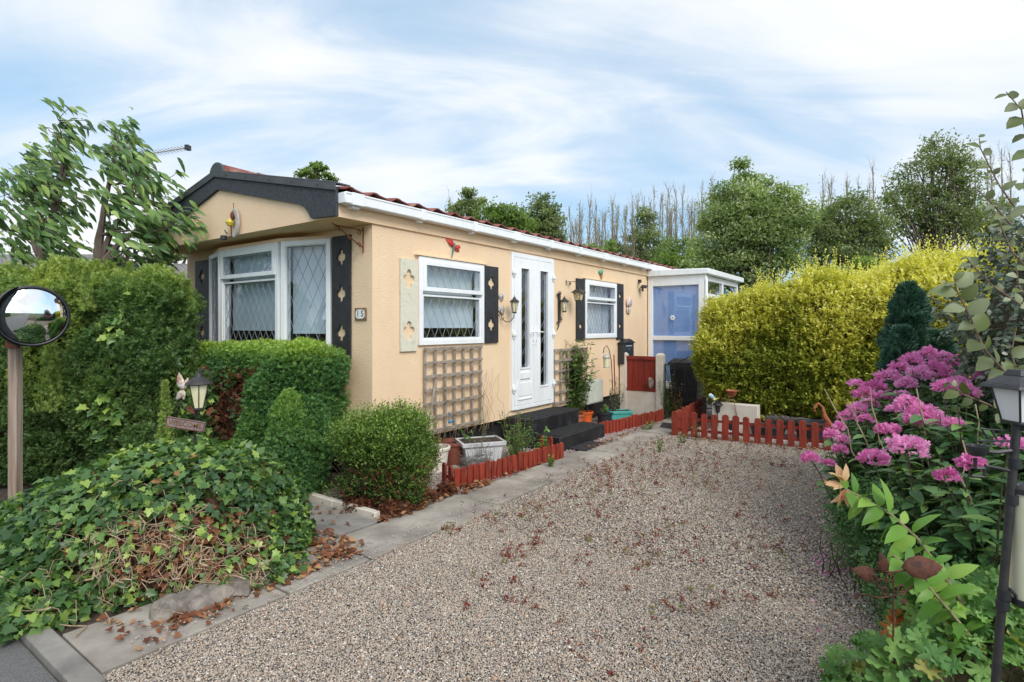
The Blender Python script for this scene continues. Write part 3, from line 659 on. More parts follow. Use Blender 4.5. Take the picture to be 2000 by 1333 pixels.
# ---- tall hedge at left
def sm(x, a, b): t = np.clip((x-a)/(b-a), 0, 1); return t*t*(3-2*t)
hd = thing('conifer_hedge', 'tall clipped green conifer hedge behind the round mirror, with ivy growing through it', 'hedge', (-4.9, 5.9, 0))
fH = noisy(union(rbox((-5.35, 6.15, 1.0), (1.75, .62, 1.10), .38, 0), ell((-3.62, 5.72, .95), (.48, .42, .98)), ell((-5.0,5.52,.75),(.30,.25,.95)), ell((-4.55,5.5,.6),(.28,.22,.85)), ell((-4.0,5.55,.8),(.35,.22,.9))), [(.05, 2.3, 1), (.05, 6, 2), (.025, 13, 3)])
_fh = fH; fH = lambda p: _fh(p) + .13*vnoise(p*np.array((1,1,.28)), 3.6, 14)
colx = [(-5.15, .10), (-4.62, .12), (-4.30, .10), (-3.55, .06)]
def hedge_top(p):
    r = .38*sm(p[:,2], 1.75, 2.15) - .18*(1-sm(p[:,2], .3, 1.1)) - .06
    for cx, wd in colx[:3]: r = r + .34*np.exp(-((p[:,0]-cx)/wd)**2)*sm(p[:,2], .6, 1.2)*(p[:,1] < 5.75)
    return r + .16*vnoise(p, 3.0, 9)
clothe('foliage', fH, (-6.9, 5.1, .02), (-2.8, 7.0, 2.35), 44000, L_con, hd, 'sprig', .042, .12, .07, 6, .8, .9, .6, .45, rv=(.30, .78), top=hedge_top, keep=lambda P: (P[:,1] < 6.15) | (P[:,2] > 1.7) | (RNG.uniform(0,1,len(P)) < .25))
core('branches', fH, (-4.9, 6.1, 1.0), .19, m_twig, hd, 3)
fHf = noisy(fH, [(.0, 1, 1)])
# vertical light sprouts
Ps = []
for cx, cy, z0, z1, wd in ((-5.05,5.42,1.75,2.25,.09),(-4.72,5.4,1.0,1.72,.10),(-4.32,5.28,.75,1.6,.14),(-4.15,5.5,1.7,2.12,.07),(-3.55,5.7,1.75,2.12,.08),(-3.2,5.2,.45,1.03,.08),(-3.9,5.75,1.8,2.2,.08),(-5.4,5.5,1.7,2.35,.1),(-3.28,5.7,1.7,2.0,.06),(-4.45,5.7,1.9,2.22,.06)):
    n = int(700*(z1-z0)+200); t = RNG.uniform(0, 1, n)**1.1; a = RNG.uniform(0, 6.28, n); r = wd*(1-t)*RNG.uniform(.5, 1, n)
    Ps.append(np.stack([cx+r*np.cos(a), cy+r*np.sin(a), z0+(z1-z0)*t], 1))
P = np.concatenate(Ps); D = nrm(rdir(len(P))*.7+np.array((0,-.2,1.1)))
scatter('new_growth', 'sprig', P, D, rdir(len(P)), .05*RNG.uniform(.7,1.2,len(P)), L_con, hd, RNG.uniform(.62, 1, len(P)))
# ivy in the hedge
P = shell(lambda p: fH(p)+.02, (-6.5, 5.1, .1), (-2.8, 6.2, 1.9), 6000, .05)
kp = (vnoise(P, 2.6, 21) > .30) & (P[:,1] < 5.95); P = P[kp][:1500]; G = grad(fH, P)
scatter('ivy_leaves', 'ivy', P + G*.05, nrm(G*.5+rdir(len(P))*.6+np.array((0,-.1,-.5))), nrm(G+rdir(len(P))*.5), .075*RNG.uniform(.6,1.2,len(P)), L_ivy, hd, RNG.uniform(.3,1,len(P)))
# ---- second conifer in front of the bay
h2 = thing('clipped_conifer', 'clipped dark green conifer with a flat top and bare brown inside, under the bay window', 'conifer', H(-.4, -.9, 0))
c = lambda s, n, z: H(s, n, z)
f2 = noisy(union(rbox(c(-.40,-1.22,1.16), (1.06,.34,.18), .13, NROT), ell(c(-.42,-.60,.80), (.38,.36,.60)), ell(c(-.46,-.62,.60), (.36,.32,.66)), ell(c(-.62,-.30,.40),(.30,.28,.52)), ell(c(-.74,-.66,.34),(.24,.22,.62)), rbox(c(-.38,-.64,.98),(.40,.33,.32),.2,NROT)), [(.06, 3, 5), (.03, 8, 6), (.015, 17, 7)])
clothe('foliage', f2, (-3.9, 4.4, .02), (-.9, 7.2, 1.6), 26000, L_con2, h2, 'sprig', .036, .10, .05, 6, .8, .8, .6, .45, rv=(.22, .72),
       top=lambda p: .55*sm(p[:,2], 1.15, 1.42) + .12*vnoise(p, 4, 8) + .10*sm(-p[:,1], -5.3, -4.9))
core('inner_branches', f2, c(-.42,-.45,.75), .16, m_twig, h2, 1.6)
mb = MB(H); mb.box(-.62,-.12,-2.1,-.75,.05,1.12); mb.build('dead_inner_mass', m_twigr, h2, jit=.03)
mb = MB()
for i in range(150):
    n0 = random.uniform(-2.15,-.72); p = H(random.uniform(-.70,-.56), n0, random.uniform(0,.5)); q = H(random.uniform(-.78,-.6), n0+random.uniform(-.3,.3), random.uniform(.7,1.2))
    vstem(mb, p, q, random.uniform(.004,.012), .003, .06, 5, 4)
mb.build('bare_stems', m_twigr, h2)
P = np.array([H(random.uniform(-.8,-.62), random.uniform(-2.1,-.75), random.uniform(.1,1.15)) for _ in range(2600)])
scatter('dead_sprigs', 'sprig', P, nrm(rdir(len(P))+np.array((0,-.4,.3))), rdir(len(P)), .06*RNG.uniform(.5,1.2,len(P)), L_shrubred, h2)
P = P[vnoise(P, 3, 4) > .35][:500]
scatter('green_sprigs', 'sprig', P+np.array((0,-.03,0)), nrm(rdir(len(P))+np.array((0,-.4,.6))), rdir(len(P)), .05*RNG.uniform(.5,1.2,len(P)), L_con2, h2, RNG.uniform(0,.4,len(P)))
# small cone shaped sprouts at its foot
Ps = []
for (px, py, Y, h, wd) in ((512,930,5.2,.62,.20),(560,965,4.98,.95,.24),(470,900,5.5,.5,.16)):
    x, y, z = pix(px, py, Y); n = 5200; t = RNG.uniform(0,1,n)**.85; a = RNG.uniform(0,6.28,n); r = wd*np.sin(np.pi*(.22+.78*(1-t))*.98)**.8*RNG.uniform(.65,1,n)*(1-t*.55)
    r = wd*np.sqrt(np.clip(1-t**1.6,0,1))*RNG.uniform(.7,1,n)
    Ps.append(np.stack([x+r*np.cos(a), y+.05+r*np.sin(a), .03+h*t], 1))
P = np.concatenate(Ps); 
scatter('foot_sprouts', 'sprig', P, nrm(rdir(len(P))*.8+np.array((0,-.3,.9))), rdir(len(P)), .038*RNG.uniform(.7,1.2,len(P)), L_con2, h2, .25+.3*RNG.uniform(0,1,len(P))+.35*sm(P[:,2],.4,.95))
# ---- ivy mound
iv = thing('ivy_mound', 'low mound of ivy with bare tangled stems, spilling over rocks at the roadside', 'ivy', (-2.4, 3.7, 0))
fI = noisy(union(ell((-2.25,3.80,.0), (.76,.76,.77)), ell((-2.75,3.85,-.05), (1.1,.80,.42)), ell((-3.6,4.0,-.05), (1.1,.85,.24)), ell((-2.58,3.02,-.02), (.55,.40,.22)), ell((-1.82,3.5,0),(.42,.38,.34))), [(.09, 2.2, 31), (.05, 5, 32), (.02, 12, 33)])
bare_c = np.array((-1.95, 3.05, .24))
def bare(p):
    q = (p - np.array((-1.86, 3.20, .25)))/np.array((.55, .45, .22)); return np.exp(-(q**2).sum(1)**1.5)
P = shell(fI, (-5.0, 2.4, .02), (-.9, 5.0, 1.0), 21000, .09); P = P[RNG.uniform(0,1,len(P)) > .80*bare(P)]
G = grad(fI, P); PP = P + G*RNG.uniform(.0,.07,(len(P),1))
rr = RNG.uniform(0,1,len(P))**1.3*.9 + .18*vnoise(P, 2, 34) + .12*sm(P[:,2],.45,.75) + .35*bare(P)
scatter('leaves', 'ivy', PP, nrm(G*.35+rdir(len(P))*.75+np.array((.1,-.25,-.35))), nrm(G*1.2+rdir(len(P))*.55+np.array((0,0,.4))), .050*RNG.uniform(.45,1.35,len(P))*(1-.35*bare(P)), L_ivy, iv, rr)
core('woody_mass', fI, (-2.4, 3.75, .2), .08, mat('brown_litter', (.045,.024,.014), (.12,.06,.035), rough=1, scale=18, bump=1, bscale=50, bdist=.03), iv, 3, 60, 26, 0)
mb = MB()
def crawl(p, n, step, down, lat):
    pts = []
    for i in range(n):
        a = np.array([p]); gr = grad(fI, a)[0]; d = fI(a)[0]; p = p - gr*(d-.005-random.uniform(-.02,.045)); pts.append(tuple(p))
        t = np.array((lat+random.uniform(-.9,.9), random.uniform(-.7,.7), -down+random.uniform(-.7,.7))); t = t - gr*(t@gr); t = t/np.linalg.norm(t); p = p + t*step
        if p[2] < .02: break
    return pts
for i in range(260):
    th = random.random(); p = np.array((random.gauss(-1.88,.42), random.gauss(3.15,.18), random.uniform(.12,.62)))
    if bare(np.array([p]))[0] < .05: continue
    pts = crawl(p, random.randint(5, 11), random.uniform(.03,.06), random.choice((.9,.9,.2,-.2)), random.uniform(-1.1,1.1))
    if len(pts) > 2:
        r = random.choice((.0015,.0018,.0022,.004)); mb.tube(pts, [r*(1-.5*k/len(pts)) for k in range(len(pts))], 5)
mb.build('bare_stems', m_stem, iv)
P = shell(fI, (-3.6, 2.5, .02), (-.9, 4.0, .8), 4200, .07); P = P[RNG.uniform(0,1,len(P)) < .08+.85*bare(P)][:900]; G = grad(fI, P)
scatter('dead_leaves', 'ivy', P+G*.015, nrm(rdir(len(P))+np.array((0,0,-.5))), nrm(G+rdir(len(P))*.8), .05*RNG.uniform(.4,1.1,len(P)), L_dead, iv)
# rocks
def rock(p, r, label, name='rock', grp=None):
    import bmesh
    bm = bmesh.new(); bmesh.ops.create_icosphere(bm, subdivisions=3, radius=1); sd = random.random()*100
    V = np.array([v.co[:] for v in bm.verts]); dd = 1 + .22*vnoise(V+sd, 1.4, 3) + .10*vnoise(V+sd, 3.5, 4) + .04*vnoise(V+sd, 9, 5)
    for v, k in zip(bm.verts, dd): v.co = Vector((v.co.x*r[0], v.co.y*r[1], v.co.z*r[2])) * float(k)
    me = bpy.data.meshes.new(name); bm.to_mesh(me); bm.free(); me.shade_smooth(); me.set_sharp_from_angle(angle=R(28))
    o = link_mesh(name, me, m_rock, None); o.location = p; o.rotation_euler = (0, 0, random.uniform(0, 3)); return tag(o, label, 'rock', grp)
for (px, py, r, lab) in ((385,1195,(.16,.12,.085),'large flat grey rock under the middle of the ivy mound'),(450,1172,(.12,.09,.075),'cracked brown-grey rock in the middle of the row under the ivy'),
        (505,1150,(.09,.08,.06),'small cracked rock between two larger ones under the ivy'),(590,1118,(.08,.07,.045),'low rock at the ivy mound corner nearest the paving'),(315,1215,(.12,.09,.07),'leftmost shaded rock half buried under hanging ivy stems')):
    x, y, _ = gnd(px, py); rock((x, y+.07, .025), r, lab, 'rock', 'rocks edging the ivy mound')
x, y, _ = gnd(617, 945); rock((x, y+.1, .07), (.14,.1,.1), 'rounded grey rock beside the clipped conifer in the pink gravel')
# fallen dead leaves under the ivy and beside the path: loose litter
def litter(name, boxes, n, mt, size, label, tpl='ivy'):
    P = np.concatenate([np.stack([RNG.uniform(a[0],a[1],k), RNG.uniform(a[2],a[3],k)], 1) for a, k in boxes]); 
    P = np.array([H(a, b, .03) for a, b in P]); P[:,2] += RNG.uniform(0,.018,len(P))
    o = scatter(name, tpl, P, nrm(rdir(len(P))*np.array((1,1,.3))), nrm(rdir(len(P))*.5+np.array((0,0,1))), size*RNG.uniform(.4,1.3,len(P)), mt, None); tag(o, label, 'fallen leaves', None, 'stuff'); return o
litter('leaf_litter', [((-2.4,-1.2,1.1,1.32),330),((-1.6,-1.1,.7,1.25),260),((-.7,.7,.80,.98),420),((-2.6,-2.0,.9,1.4),90),((.4,2.0,.9,.99),90),((-1.3,-.7,-.4,.9),40),((4.0,4.3,1.5,3.6),140),((2.6,5.4,.95,1.06),120)], 0, L_dead, .035, 'brown fallen leaves along the edges of the paving and beds')
# ---- round shrub
sh = thing('round_shrub', 'rounded small-leaved green shrub with red sprigs at its foot, before the cream pot', 'shrub', (-1.2, 4.95, 0))
fS = noisy(union(ell((-1.16,4.97,.36), (.36,.38,.42)), rbox((-1.15,4.97,.26),(.33,.34,.26),.15,.2)), [(.13, 3.0, 44), (.08, 7, 42), (.03,16,43)])
clothe('foliage', fS, (-1.9,4.3,.02), (-.6,5.6,1.05), 8000, L_shrub, sh, 'quad', .026, .16, .13, 7, .6, .9, .7, rv=(.1,.85), top=lambda p: .18*sm(p[:,2],.45,.8)-.15*sm(-p[:,2],-.3,0)+.1*vnoise(p,5,1))
clothe('red_sprigs', fS, (-1.9,4.3,.02), (-.6,5.2,.38), 700, L_shrubred, sh, 'quad', .028, .12, .09, 6, .8, .4, .7)
mb = MB()
for i in range(90):
    a = random.uniform(0,6.28); p = (-1.22+.1*math.cos(a), 4.97+.1*math.sin(a), 0); r = random.uniform(.25,.42); q = (-1.22+r*math.cos(a)*.95, 4.97+r*math.sin(a)*.95, random.uniform(.25,.72)); vstem(mb, p, q, .005, .002, .07, 5, 4)
mb.build('stems', m_twig, sh)
P = []
for (px, py, nn, rd) in ((700,1000,260,.14),(770,1010,220,.14),(830,985,200,.12),(870,970,140,.08)):
    x, y, _ = gnd(px, py); a = RNG.uniform(0,6.28,nn); r = rd*np.sqrt(RNG.uniform(0,1,nn)); P.append(np.stack([x+r*np.cos(a), y+r*np.sin(a)+.04, RNG.uniform(.02,.09,nn)], 1))
P = np.concatenate(P)
tag(scatter('red_groundcover', 'sprig', P, nrm(rdir(len(P))+np.array((0,-.2,.9))), rdir(len(P)), .045*RNG.uniform(.6,1.3,len(P)), L_shrubred), 'low red-brown ground cover at the foot of the round shrub', 'ground cover', None, 'stuff')
# ---- golden hedge
gh = thing('golden_hedge', 'big rounded yellow-green privet hedge behind the red picket fence', 'hedge', H(6, 3.9, 0))
fG = noisy(union(rbox(H(6.1,5.6,1.22), (1.8,.80,1.12), .5, NROT), rbox(H(6.1,4.4,1.14), (1.6,.80,1.04), .5, NROT), rbox(H(6.05,3.3,1.08), (1.3,.76,.98), .5, NROT), rbox(H(6.0,2.5,1.03),(.95,.72,.90),.45,NROT), ell(H(5.95,2.1,1.05),(.80,.72,.78))), [(.13, 1.6, 51), (.10, 4, 52), (.03, 11, 53)])
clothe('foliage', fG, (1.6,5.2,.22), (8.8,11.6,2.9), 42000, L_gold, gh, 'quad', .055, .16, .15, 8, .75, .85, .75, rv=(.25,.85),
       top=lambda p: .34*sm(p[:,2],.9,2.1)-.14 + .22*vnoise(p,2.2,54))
P = shell(fG, (1.6,5.2,2.0), (8.8,11.6,2.9), 900, .1); G = grad(fG, P); PP, DD, _, _ = shoots(P, G, .38, 12, .25, 1.2, .25)
A = rdir(len(PP)); scatter('top_shoots', 'quad', PP, nrm(DD*.8+A*.7), nrm(rdir(len(PP))*.6+np.array((0,0,1))), .042*RNG.uniform(.6,1.2,len(PP)), L_gold, gh, RNG.uniform(.6,1,len(PP)))
core('inner_branches', fG, H(6.05,3.6,1.2), .15, m_twig, gh, 5)
# ---- blue-green conifers at the right border
for (px, py, Y, hh, wd, lab) in ((1773,560,5.3,1.9,.17,'tallest dark blue-green dwarf conifer standing above the pink phlox'),(1832,655,5.5,1.45,.15,'lower dark blue-green dwarf conifer right of the tallest one'),(1762,652,5.1,1.45,.15,'small dark blue-green dwarf conifer just left of and below the tallest one')):
    x, y, z = pix(px, py, Y); t_ = thing('dwarf_conifer', lab, 'conifer', (x, y, 0), 'dwarf conifers behind the phlox')
    n = 5200; t = RNG.uniform(.1,1,n)**.8; a = RNG.uniform(0,6.28,n); r = wd*np.sqrt(np.clip(1-t**2.2,0,1))*(1+.3*np.sin(a*3+t*9))*RNG.uniform(.5,1,n)+.01
    r = r*(.55+.45*(t>.0)*np.minimum(1,t*1.6)); P = np.stack([x+r*np.cos(a), y+r*np.sin(a), z*t], 1); kq = 1+.55*vnoise(P, 5.5, 6)+.3*vnoise(P, 12, 8); P[:,0] = x+(P[:,0]-x)*kq; P[:,1] = y+(P[:,1]-y)*kq; P[:,2] *= 1+.03*vnoise(P, 9, 3)
    scatter('foliage', 'sprig', P, nrm(np.stack([np.cos(a),np.sin(a),np.full(n,1.3)],1)+rdir(n)*.5), rdir(n), .075*RNG.uniform(.6,1.3,n), L_bconf, t_)
    mb = MB(); mb.tube([(x,y,0),(x,y,z*.85)], [.02,.006], 6); mb.build('trunk', m_bark, t_)
# ---- wind-bent young trees behind the hedge
def windtree(lab, base, trunk_px, clumps, Y, seed):
    random.seed(seed); t = thing('young_tree', lab, 'tree', (base[0], base[1], 0), 'wind-bent trees behind the hedge'); mb = MB(); P = []; A = []; SZ = []
    tops = [pix(a, b, Y) for a, b in trunk_px]
    mb.tube([base] + [tops[0]], [.055,.045], 7)
    for k, tp in enumerate(tops[1:]): mb.tube([tops[0], Vector(tops[0]).lerp(Vector(tp),.5)+Vector((-.03,0,.02)), tp], [.04,.03,.014], 6)
    br = MB()
    for (px, py) in clumps:
        px -= 26 if seed == 3 else (8 if py < 340 else -2)
        cp = Vector(pix(px, py, Y + random.uniform(-.45,.45))); st = min((Vector(tp) for tp in tops), key=lambda v: (v-cp).length + (2 if v.z > cp.z else 0))
        vstem(br, st, cp, .016, .006, .09, 6, 5)
        for _ in range(5):
            e = cp + Vector((random.gauss(.02,.085), random.gauss(0,.14), random.gauss(.03,.085))); vstem(br, cp, e, .005, .003, .1, 4, 4)
            for _ in range(6):
                P.append(e + Vector((random.gauss(0,.045), random.gauss(0,.06), random.gauss(0,.045)))); A.append((.85+random.gauss(0,.25), random.gauss(-.1,.35), -.42+random.gauss(0,.28))); SZ.append(random.uniform(.10,.18))
    mb.build('trunk', m_bark, t); br.build('branches', m_bark, t)
    P = np.array([tuple(p) for p in P]); scatter('crown', 'long', P, np.array(A), nrm(rdir(len(P))*.6+np.array((-.1,-.5,.8))), np.array(SZ), L_tree, t, RNG.uniform(0,1,len(P))**1.2, W=RNG.uniform(.9,1.3,len(P)))
windtree('left of the two wind-bent leafy trees above the hedge, tallest at its tip', pix(88,640,7.0)[:2]+(0,), [(88,520),(70,440),(75,380),(105,400),(130,330),(140,250),(60,460)],
    [(140,235),(135,262),(150,280),(120,300),(150,310),(95,315),(75,330),(110,340),(145,345),(155,340),(60,375),(90,370),(125,375),(145,375),(30,370),(45,352),(75,400),(110,405),(140,420),(150,430),(60,440),(35,450),(45,480),(90,450),(130,460),(150,475),(60,500),(110,490),(150,500),(125,430),(85,345),(100,430),(20,440)], 7.0, 3)
windtree('right of the two wind-bent leafy trees above the hedge, leaning over the gable', pix(190,640,6.7)[:2]+(0,), [(190,525),(195,460),(200,420),(215,360),(225,300),(250,400),(280,440)],
    [(240,262),(225,280),(255,280),(215,300),(235,305),(270,300),(285,320),(215,330),(250,330),(290,345),(230,360),(265,360),(300,370),(210,385),(250,390),(285,400),(315,400),(335,425),(300,425),(260,425),(225,420),(320,445),(280,455),(240,450),(300,475),(260,480),(225,495),(255,505),(290,500),(320,495),(215,520),(245,525),(340,440)], 6.7, 5)
random.seed(21)
# ---- background trees
def bgtree(lab, Y, ells, m, n, size, name='tree', grp='trees behind the home', clump=.9, wind=0, tr=.16, tpl='quad', limbs=26, tx=None):
    cx = sum(e[0] for e in ells)/len(ells) if tx is None else tx; bx = (cx-1000)/FP*Y
    t = thing(name, lab, 'tree', (bx, Y, 0), grp); E = []
    for (px, py, rx, ry) in ells:
        c_ = pix(px, py, Y); E.append((np.array(c_), np.array((rx/FP*Y, max(rx, ry)*.8/FP*Y, ry/FP*Y))))
    W_ = np.array([e[1][0]*e[1][2] for e in E]); W_ = W_/W_.sum(); nc = max(26, int(limbs*4.2)); CC = []
    for e, wt in zip(E, W_):
        k = max(3, int(nc*wt)); d = rdir(k); r = RNG.uniform(.25, 1, (k, 1))**.45; CC.append(e[0] + d*e[1]*r*np.clip(1.0+.50*vnoise(d*2.3+e[0], 1.0, 12)[:,None], .6, 1.15))
    CC = np.concatenate(CC); rc = clump*np.mean([e[1][2] for e in E])*.215
    idx = RNG.integers(0, len(CC), n); n = int(n*1.3); size *= 1.12; idx = RNG.integers(0, len(CC), n); g = np.clip(RNG.normal(size=(n, 3)), -1.75, 1.75)*rc*1.12*np.array((1.15,1,.62))*(.5+RNG.uniform(0,1,(len(CC),1))[idx]); P = CC[idx] + g
    P[:,2] = np.maximum(P[:,2], .1)
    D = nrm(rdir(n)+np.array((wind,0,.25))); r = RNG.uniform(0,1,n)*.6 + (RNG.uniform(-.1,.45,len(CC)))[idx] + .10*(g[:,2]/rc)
    scatter('crown', tpl, P, D, nrm(rdir(n)*.8+np.array((0,0,1))), size*RNG.uniform(.6,1.3,n), m, t, r)
    zt = min(e[0][2]+e[1][2]*.2 for e in E); mb = MB(); mb.tube([(bx, Y, 0), (bx+.1, Y, zt*.55), (bx, Y, zt)], [tr, tr*.8, tr*.5], 7)
    mb.build('trunk', m_bark, t); mb = MB()
    for c_ in CC[RNG.permutation(len(CC))[:limbs]]:
        z0 = RNG.uniform(.35, .95)*min(zt, c_[2]); vstem(mb, (bx, Y, z0), c_, tr*.35, .02, .06, 5, 5)
    mb.build('limbs', m_bark, t); return t
bgtree('small leafy tree top rising behind the roof near the gable', 30, [(600,345,24,14),(622,330,18,14),(635,350,20,10)], L_mid, 2600, .14, limbs=10, tr=.12)
bgtree('leftmost dark tree rising over the middle of the roof', 27, [(915,390,20,20),(910,415,32,26),(935,410,20,20)], L_dark, 4200, .13, limbs=16)
bgtree('bright green bushy tree over the middle of the roof', 24, [(985,420,34,26),(960,440,30,24),(1005,445,36,28)], L_mid, 7000, .12, limbs=16, clump=1.2)
bgtree('grey-green tree behind the bright green one over the roof', 26, [(1035,430,22,26),(1042,460,20,26)], L_blue, 2600, .12, limbs=10, clump=1.2)
bgtree('narrow dark tree right of the bright green one over the roof', 25, [(1062,400,20,24),(1065,440,30,36),(1085,470,20,28)], L_dark, 5200, .13, limbs=18)
bgtree('dark ivy-clad tree among the bare poplars', 34, [(1262,440,22,40),(1265,490,40,40),(1215,490,30,24)], L_dark, 5200, .16, limbs=16)
bgtree('low green tree before the bare poplars above the roof line', 31, [(1165,500,40,26),(1135,510,34,22)], L_mid, 3800, .15, limbs=10)
bgtree('mid green tree low between the poplars and the big pale tree', 30, [(1335,510,48,40),(1300,530,40,30)], L_mid, 5000, .15, limbs=12)
bgtree('large pale grey-green willow-like tree above the white porch', 20, [(1455,375,50,48),(1470,420,90,62),(1420,460,64,62),(1510,470,70,70),(1440,520,84,50),(1545,430,36,44)], L_willow, 34000, .115, limbs=46, wind=.25, tr=.22, clump=1.0)
bgtree('dark dense tree between the pale tree and the tallest tree', 24, [(1610,450,46,50),(1660,420,48,46),(1690,470,52,54),(1640,510,70,44)], L_dark, 15000, .13, limbs=40, wind=.3, clump=.95)
bgtree('tallest wind-bent tree with many thin trunks at right', 26, [(1835,300,44,34),(1800,350,60,46),(1865,350,46,50),(1760,410,48,50),(1830,420,74,58),(1880,430,40,50)], L_dark, 13500, .13, limbs=90, wind=.4, tr=.16, clump=.8)
bgtree('dark tree at the right behind the shrub leaves', 28, [(1930,430,34,50),(1960,500,50,50)], L_dark, 7000, .14, limbs=20, wind=.3)
bgtree('light green bush above the golden hedge', 15, [(1690,530,44,30),(1640,548,38,26),(1740,540,40,24)], L_mid, 11000, .07, name='tall_bush', limbs=14)
bgtree('pale bush behind the right end of the golden hedge', 15, [(1800,520,60,22),(1870,512,50,22)], L_willow, 7000, .07, name='tall_bush', limbs=12)
bgtree('dark shrub seen between the hedge and the left wall of the home', 17, [(335,500,30,16),(352,488,24,14),(290,510,26,12)], L_dark, 3600, .09, name='tall_bush', limbs=8)
# bare poplars
random.seed(5)
def poplar(px, ytop, Y, lab):
    x, y, zt = pix(px, ytop, Y); t = thing('bare_poplar', lab, 'tree', (x, y, 0), 'bare poplars in a row behind the home'); mb = MB()
    lean = random.uniform(-.3,.3); pts = [(x+lean*k/7+random.uniform(-.07,.07), y, zt*k/7) for k in range(8)]; mb.tube(pts, [.10*(1-k/7.6)+.012 for k in range(8)], 5); mb.build('trunk', m_barkp, t); mb = MB()
    for i in range(34):
        k = random.uniform(.25,.98); i0 = int(k*7); p = Vector(pts[i0]).lerp(Vector(pts[min(7,i0+1)]), k*7-i0); a = random.uniform(0,6.28); L = random.uniform(.6,2.6)*(1.15-k)+.45
        r = L*random.uniform(.12,.3); q = p + Vector((math.cos(a)*r, math.sin(a)*r, L)); vstem(mb, p, q, .03*(1.1-k)+.008, .006, .06, 4, 4)
        for _ in range(2):
            e = p.lerp(q, random.uniform(.3,.9)); mb.tube([e, e+Vector((random.gauss(0,.12), random.gauss(0,.12), random.uniform(.2,.6)))], [.008,.004], 3)
    mb.build('twigs', m_barkp, t)
    n = 150; P = np.array([tuple(Vector(pts[int(k)]).lerp(Vector(pts[int(k)+1]), k-int(k))) for k in RNG.uniform(1.5, 6.9, n)]) + RNG.normal(size=(n,3))*np.array((.16,.16,.2))
    scatter('foliage', 'quad', P, rdir(n), rdir(n), RNG.uniform(.06,.12,n), L_pop, t)
pops = [(872,385,36),(886,392,37)] + [(1093+i*6.9+random.uniform(-4,4), 425-i*1.25+random.uniform(-22,22), random.uniform(33,44)) for i in range(46)] + [(1600+i*16+random.uniform(-6,6), 350-i*.5+random.uniform(-22,18), random.uniform(36,42)) for i in range(9)] + [(1905,300,34),(1925,310,35),(1945,300,36),(1960,290,36),(1975,300,34)]
for i, (px, py, Y) in enumerate(pops):
    if px < 900: lab = 'thin bare tree rising over the roof left of the dark trees'
    elif px < 1250: lab = 'thin bare poplar in the row right of the dark trees over the roof'
    elif px < 1450: lab = 'thin bare poplar in the row left of the large pale tree'
    elif px < 1780: lab = 'thin bare treetop showing above the dense dark tree'
    else: lab = 'thin bare tree at the far right beside the tallest tree'
    poplar(px, py, Y, lab)
n = 38000; a = RNG.uniform(0, 1, n); xx = -40 + 90*a; P = np.stack([xx, 44+RNG.uniform(-2.5,2.5,n), RNG.uniform(0,1,n)**.8*(4.7+1.7*vnoise(np.stack([xx,xx*0,xx*0],1), .22, 3)+.8*vnoise(np.stack([xx,xx*0,xx*0],1), 1.0, 4))], 1)
tag(scatter('woodland', 'quad', P, rdir(n), nrm(rdir(n)+np.array((0,0,1))), RNG.uniform(.18,.38,n), L_mid, None, .15+.4*RNG.uniform(0,1,n)+.25*vnoise(P,.6,2)), 'low green woodland undergrowth far behind the home', 'woodland', None, 'stuff')
# ================================================================ flowers and plants at the right
random.seed(31)
px_ = thing('phlox_clump', 'tall clump of pink flowering phlox with dark green leaves beside the gravel', 'flowering plant', (2.6, 3.6, 0))
heads = [(1583,897,3.9,.055),(1640,880,4.0,.045),(1622,850,4.1,.05),(1650,862,4.1,.05),(1655,815,4.3,.06),(1675,800,4.3,.06),(1690,772,4.4,.07),(1712,758,4.5,.07),(1672,752,4.5,.05),(1735,738,4.6,.08),(1722,775,4.3,.05),
    (1757,722,4.7,.08),(1780,706,4.8,.08),(1805,698,4.9,.08),(1815,690,4.9,.06),(1840,702,4.8,.08),(1862,712,4.8,.08),(1885,716,4.7,.08),(1905,725,4.6,.06),(1825,722,4.6,.09),(1795,735,4.5,.09),(1770,752,4.4,.07),(1760,775,4.2,.05),
    (1745,800,4.0,.04),(1850,735,4.5,.07),(1872,740,4.4,.06),(1700,790,4.3,.05),(1690,820,4.1,.045),(1640,835,4.2,.04),
    (1775,792,3.7,.075),(1800,812,3.6,.09),(1820,822,3.5,.065),(1785,825,3.6,.05),(1705,898,3.2,.07),(1772,876,3.0,.085),(1852,931,2.9,.05),(1862,830,3.3,.05),(1897,905,2.6,.05),(1888,768,3.6,.06),(1845,758,3.7,.065),(1870,752,3.8,.06),
    (1728,842,3.6,.05),(1748,838,3.6,.03),(1990,870,2.2,.03),(1972,867,2.3,.03),(1960,700,3.9,.05),(1935,718,3.9,.05),(1920,738,3.9,.05),(1620,905,3.9,.03)]
lf_P, lf_D, lf_N, lf_S = [], [], [], []; mb = MB()
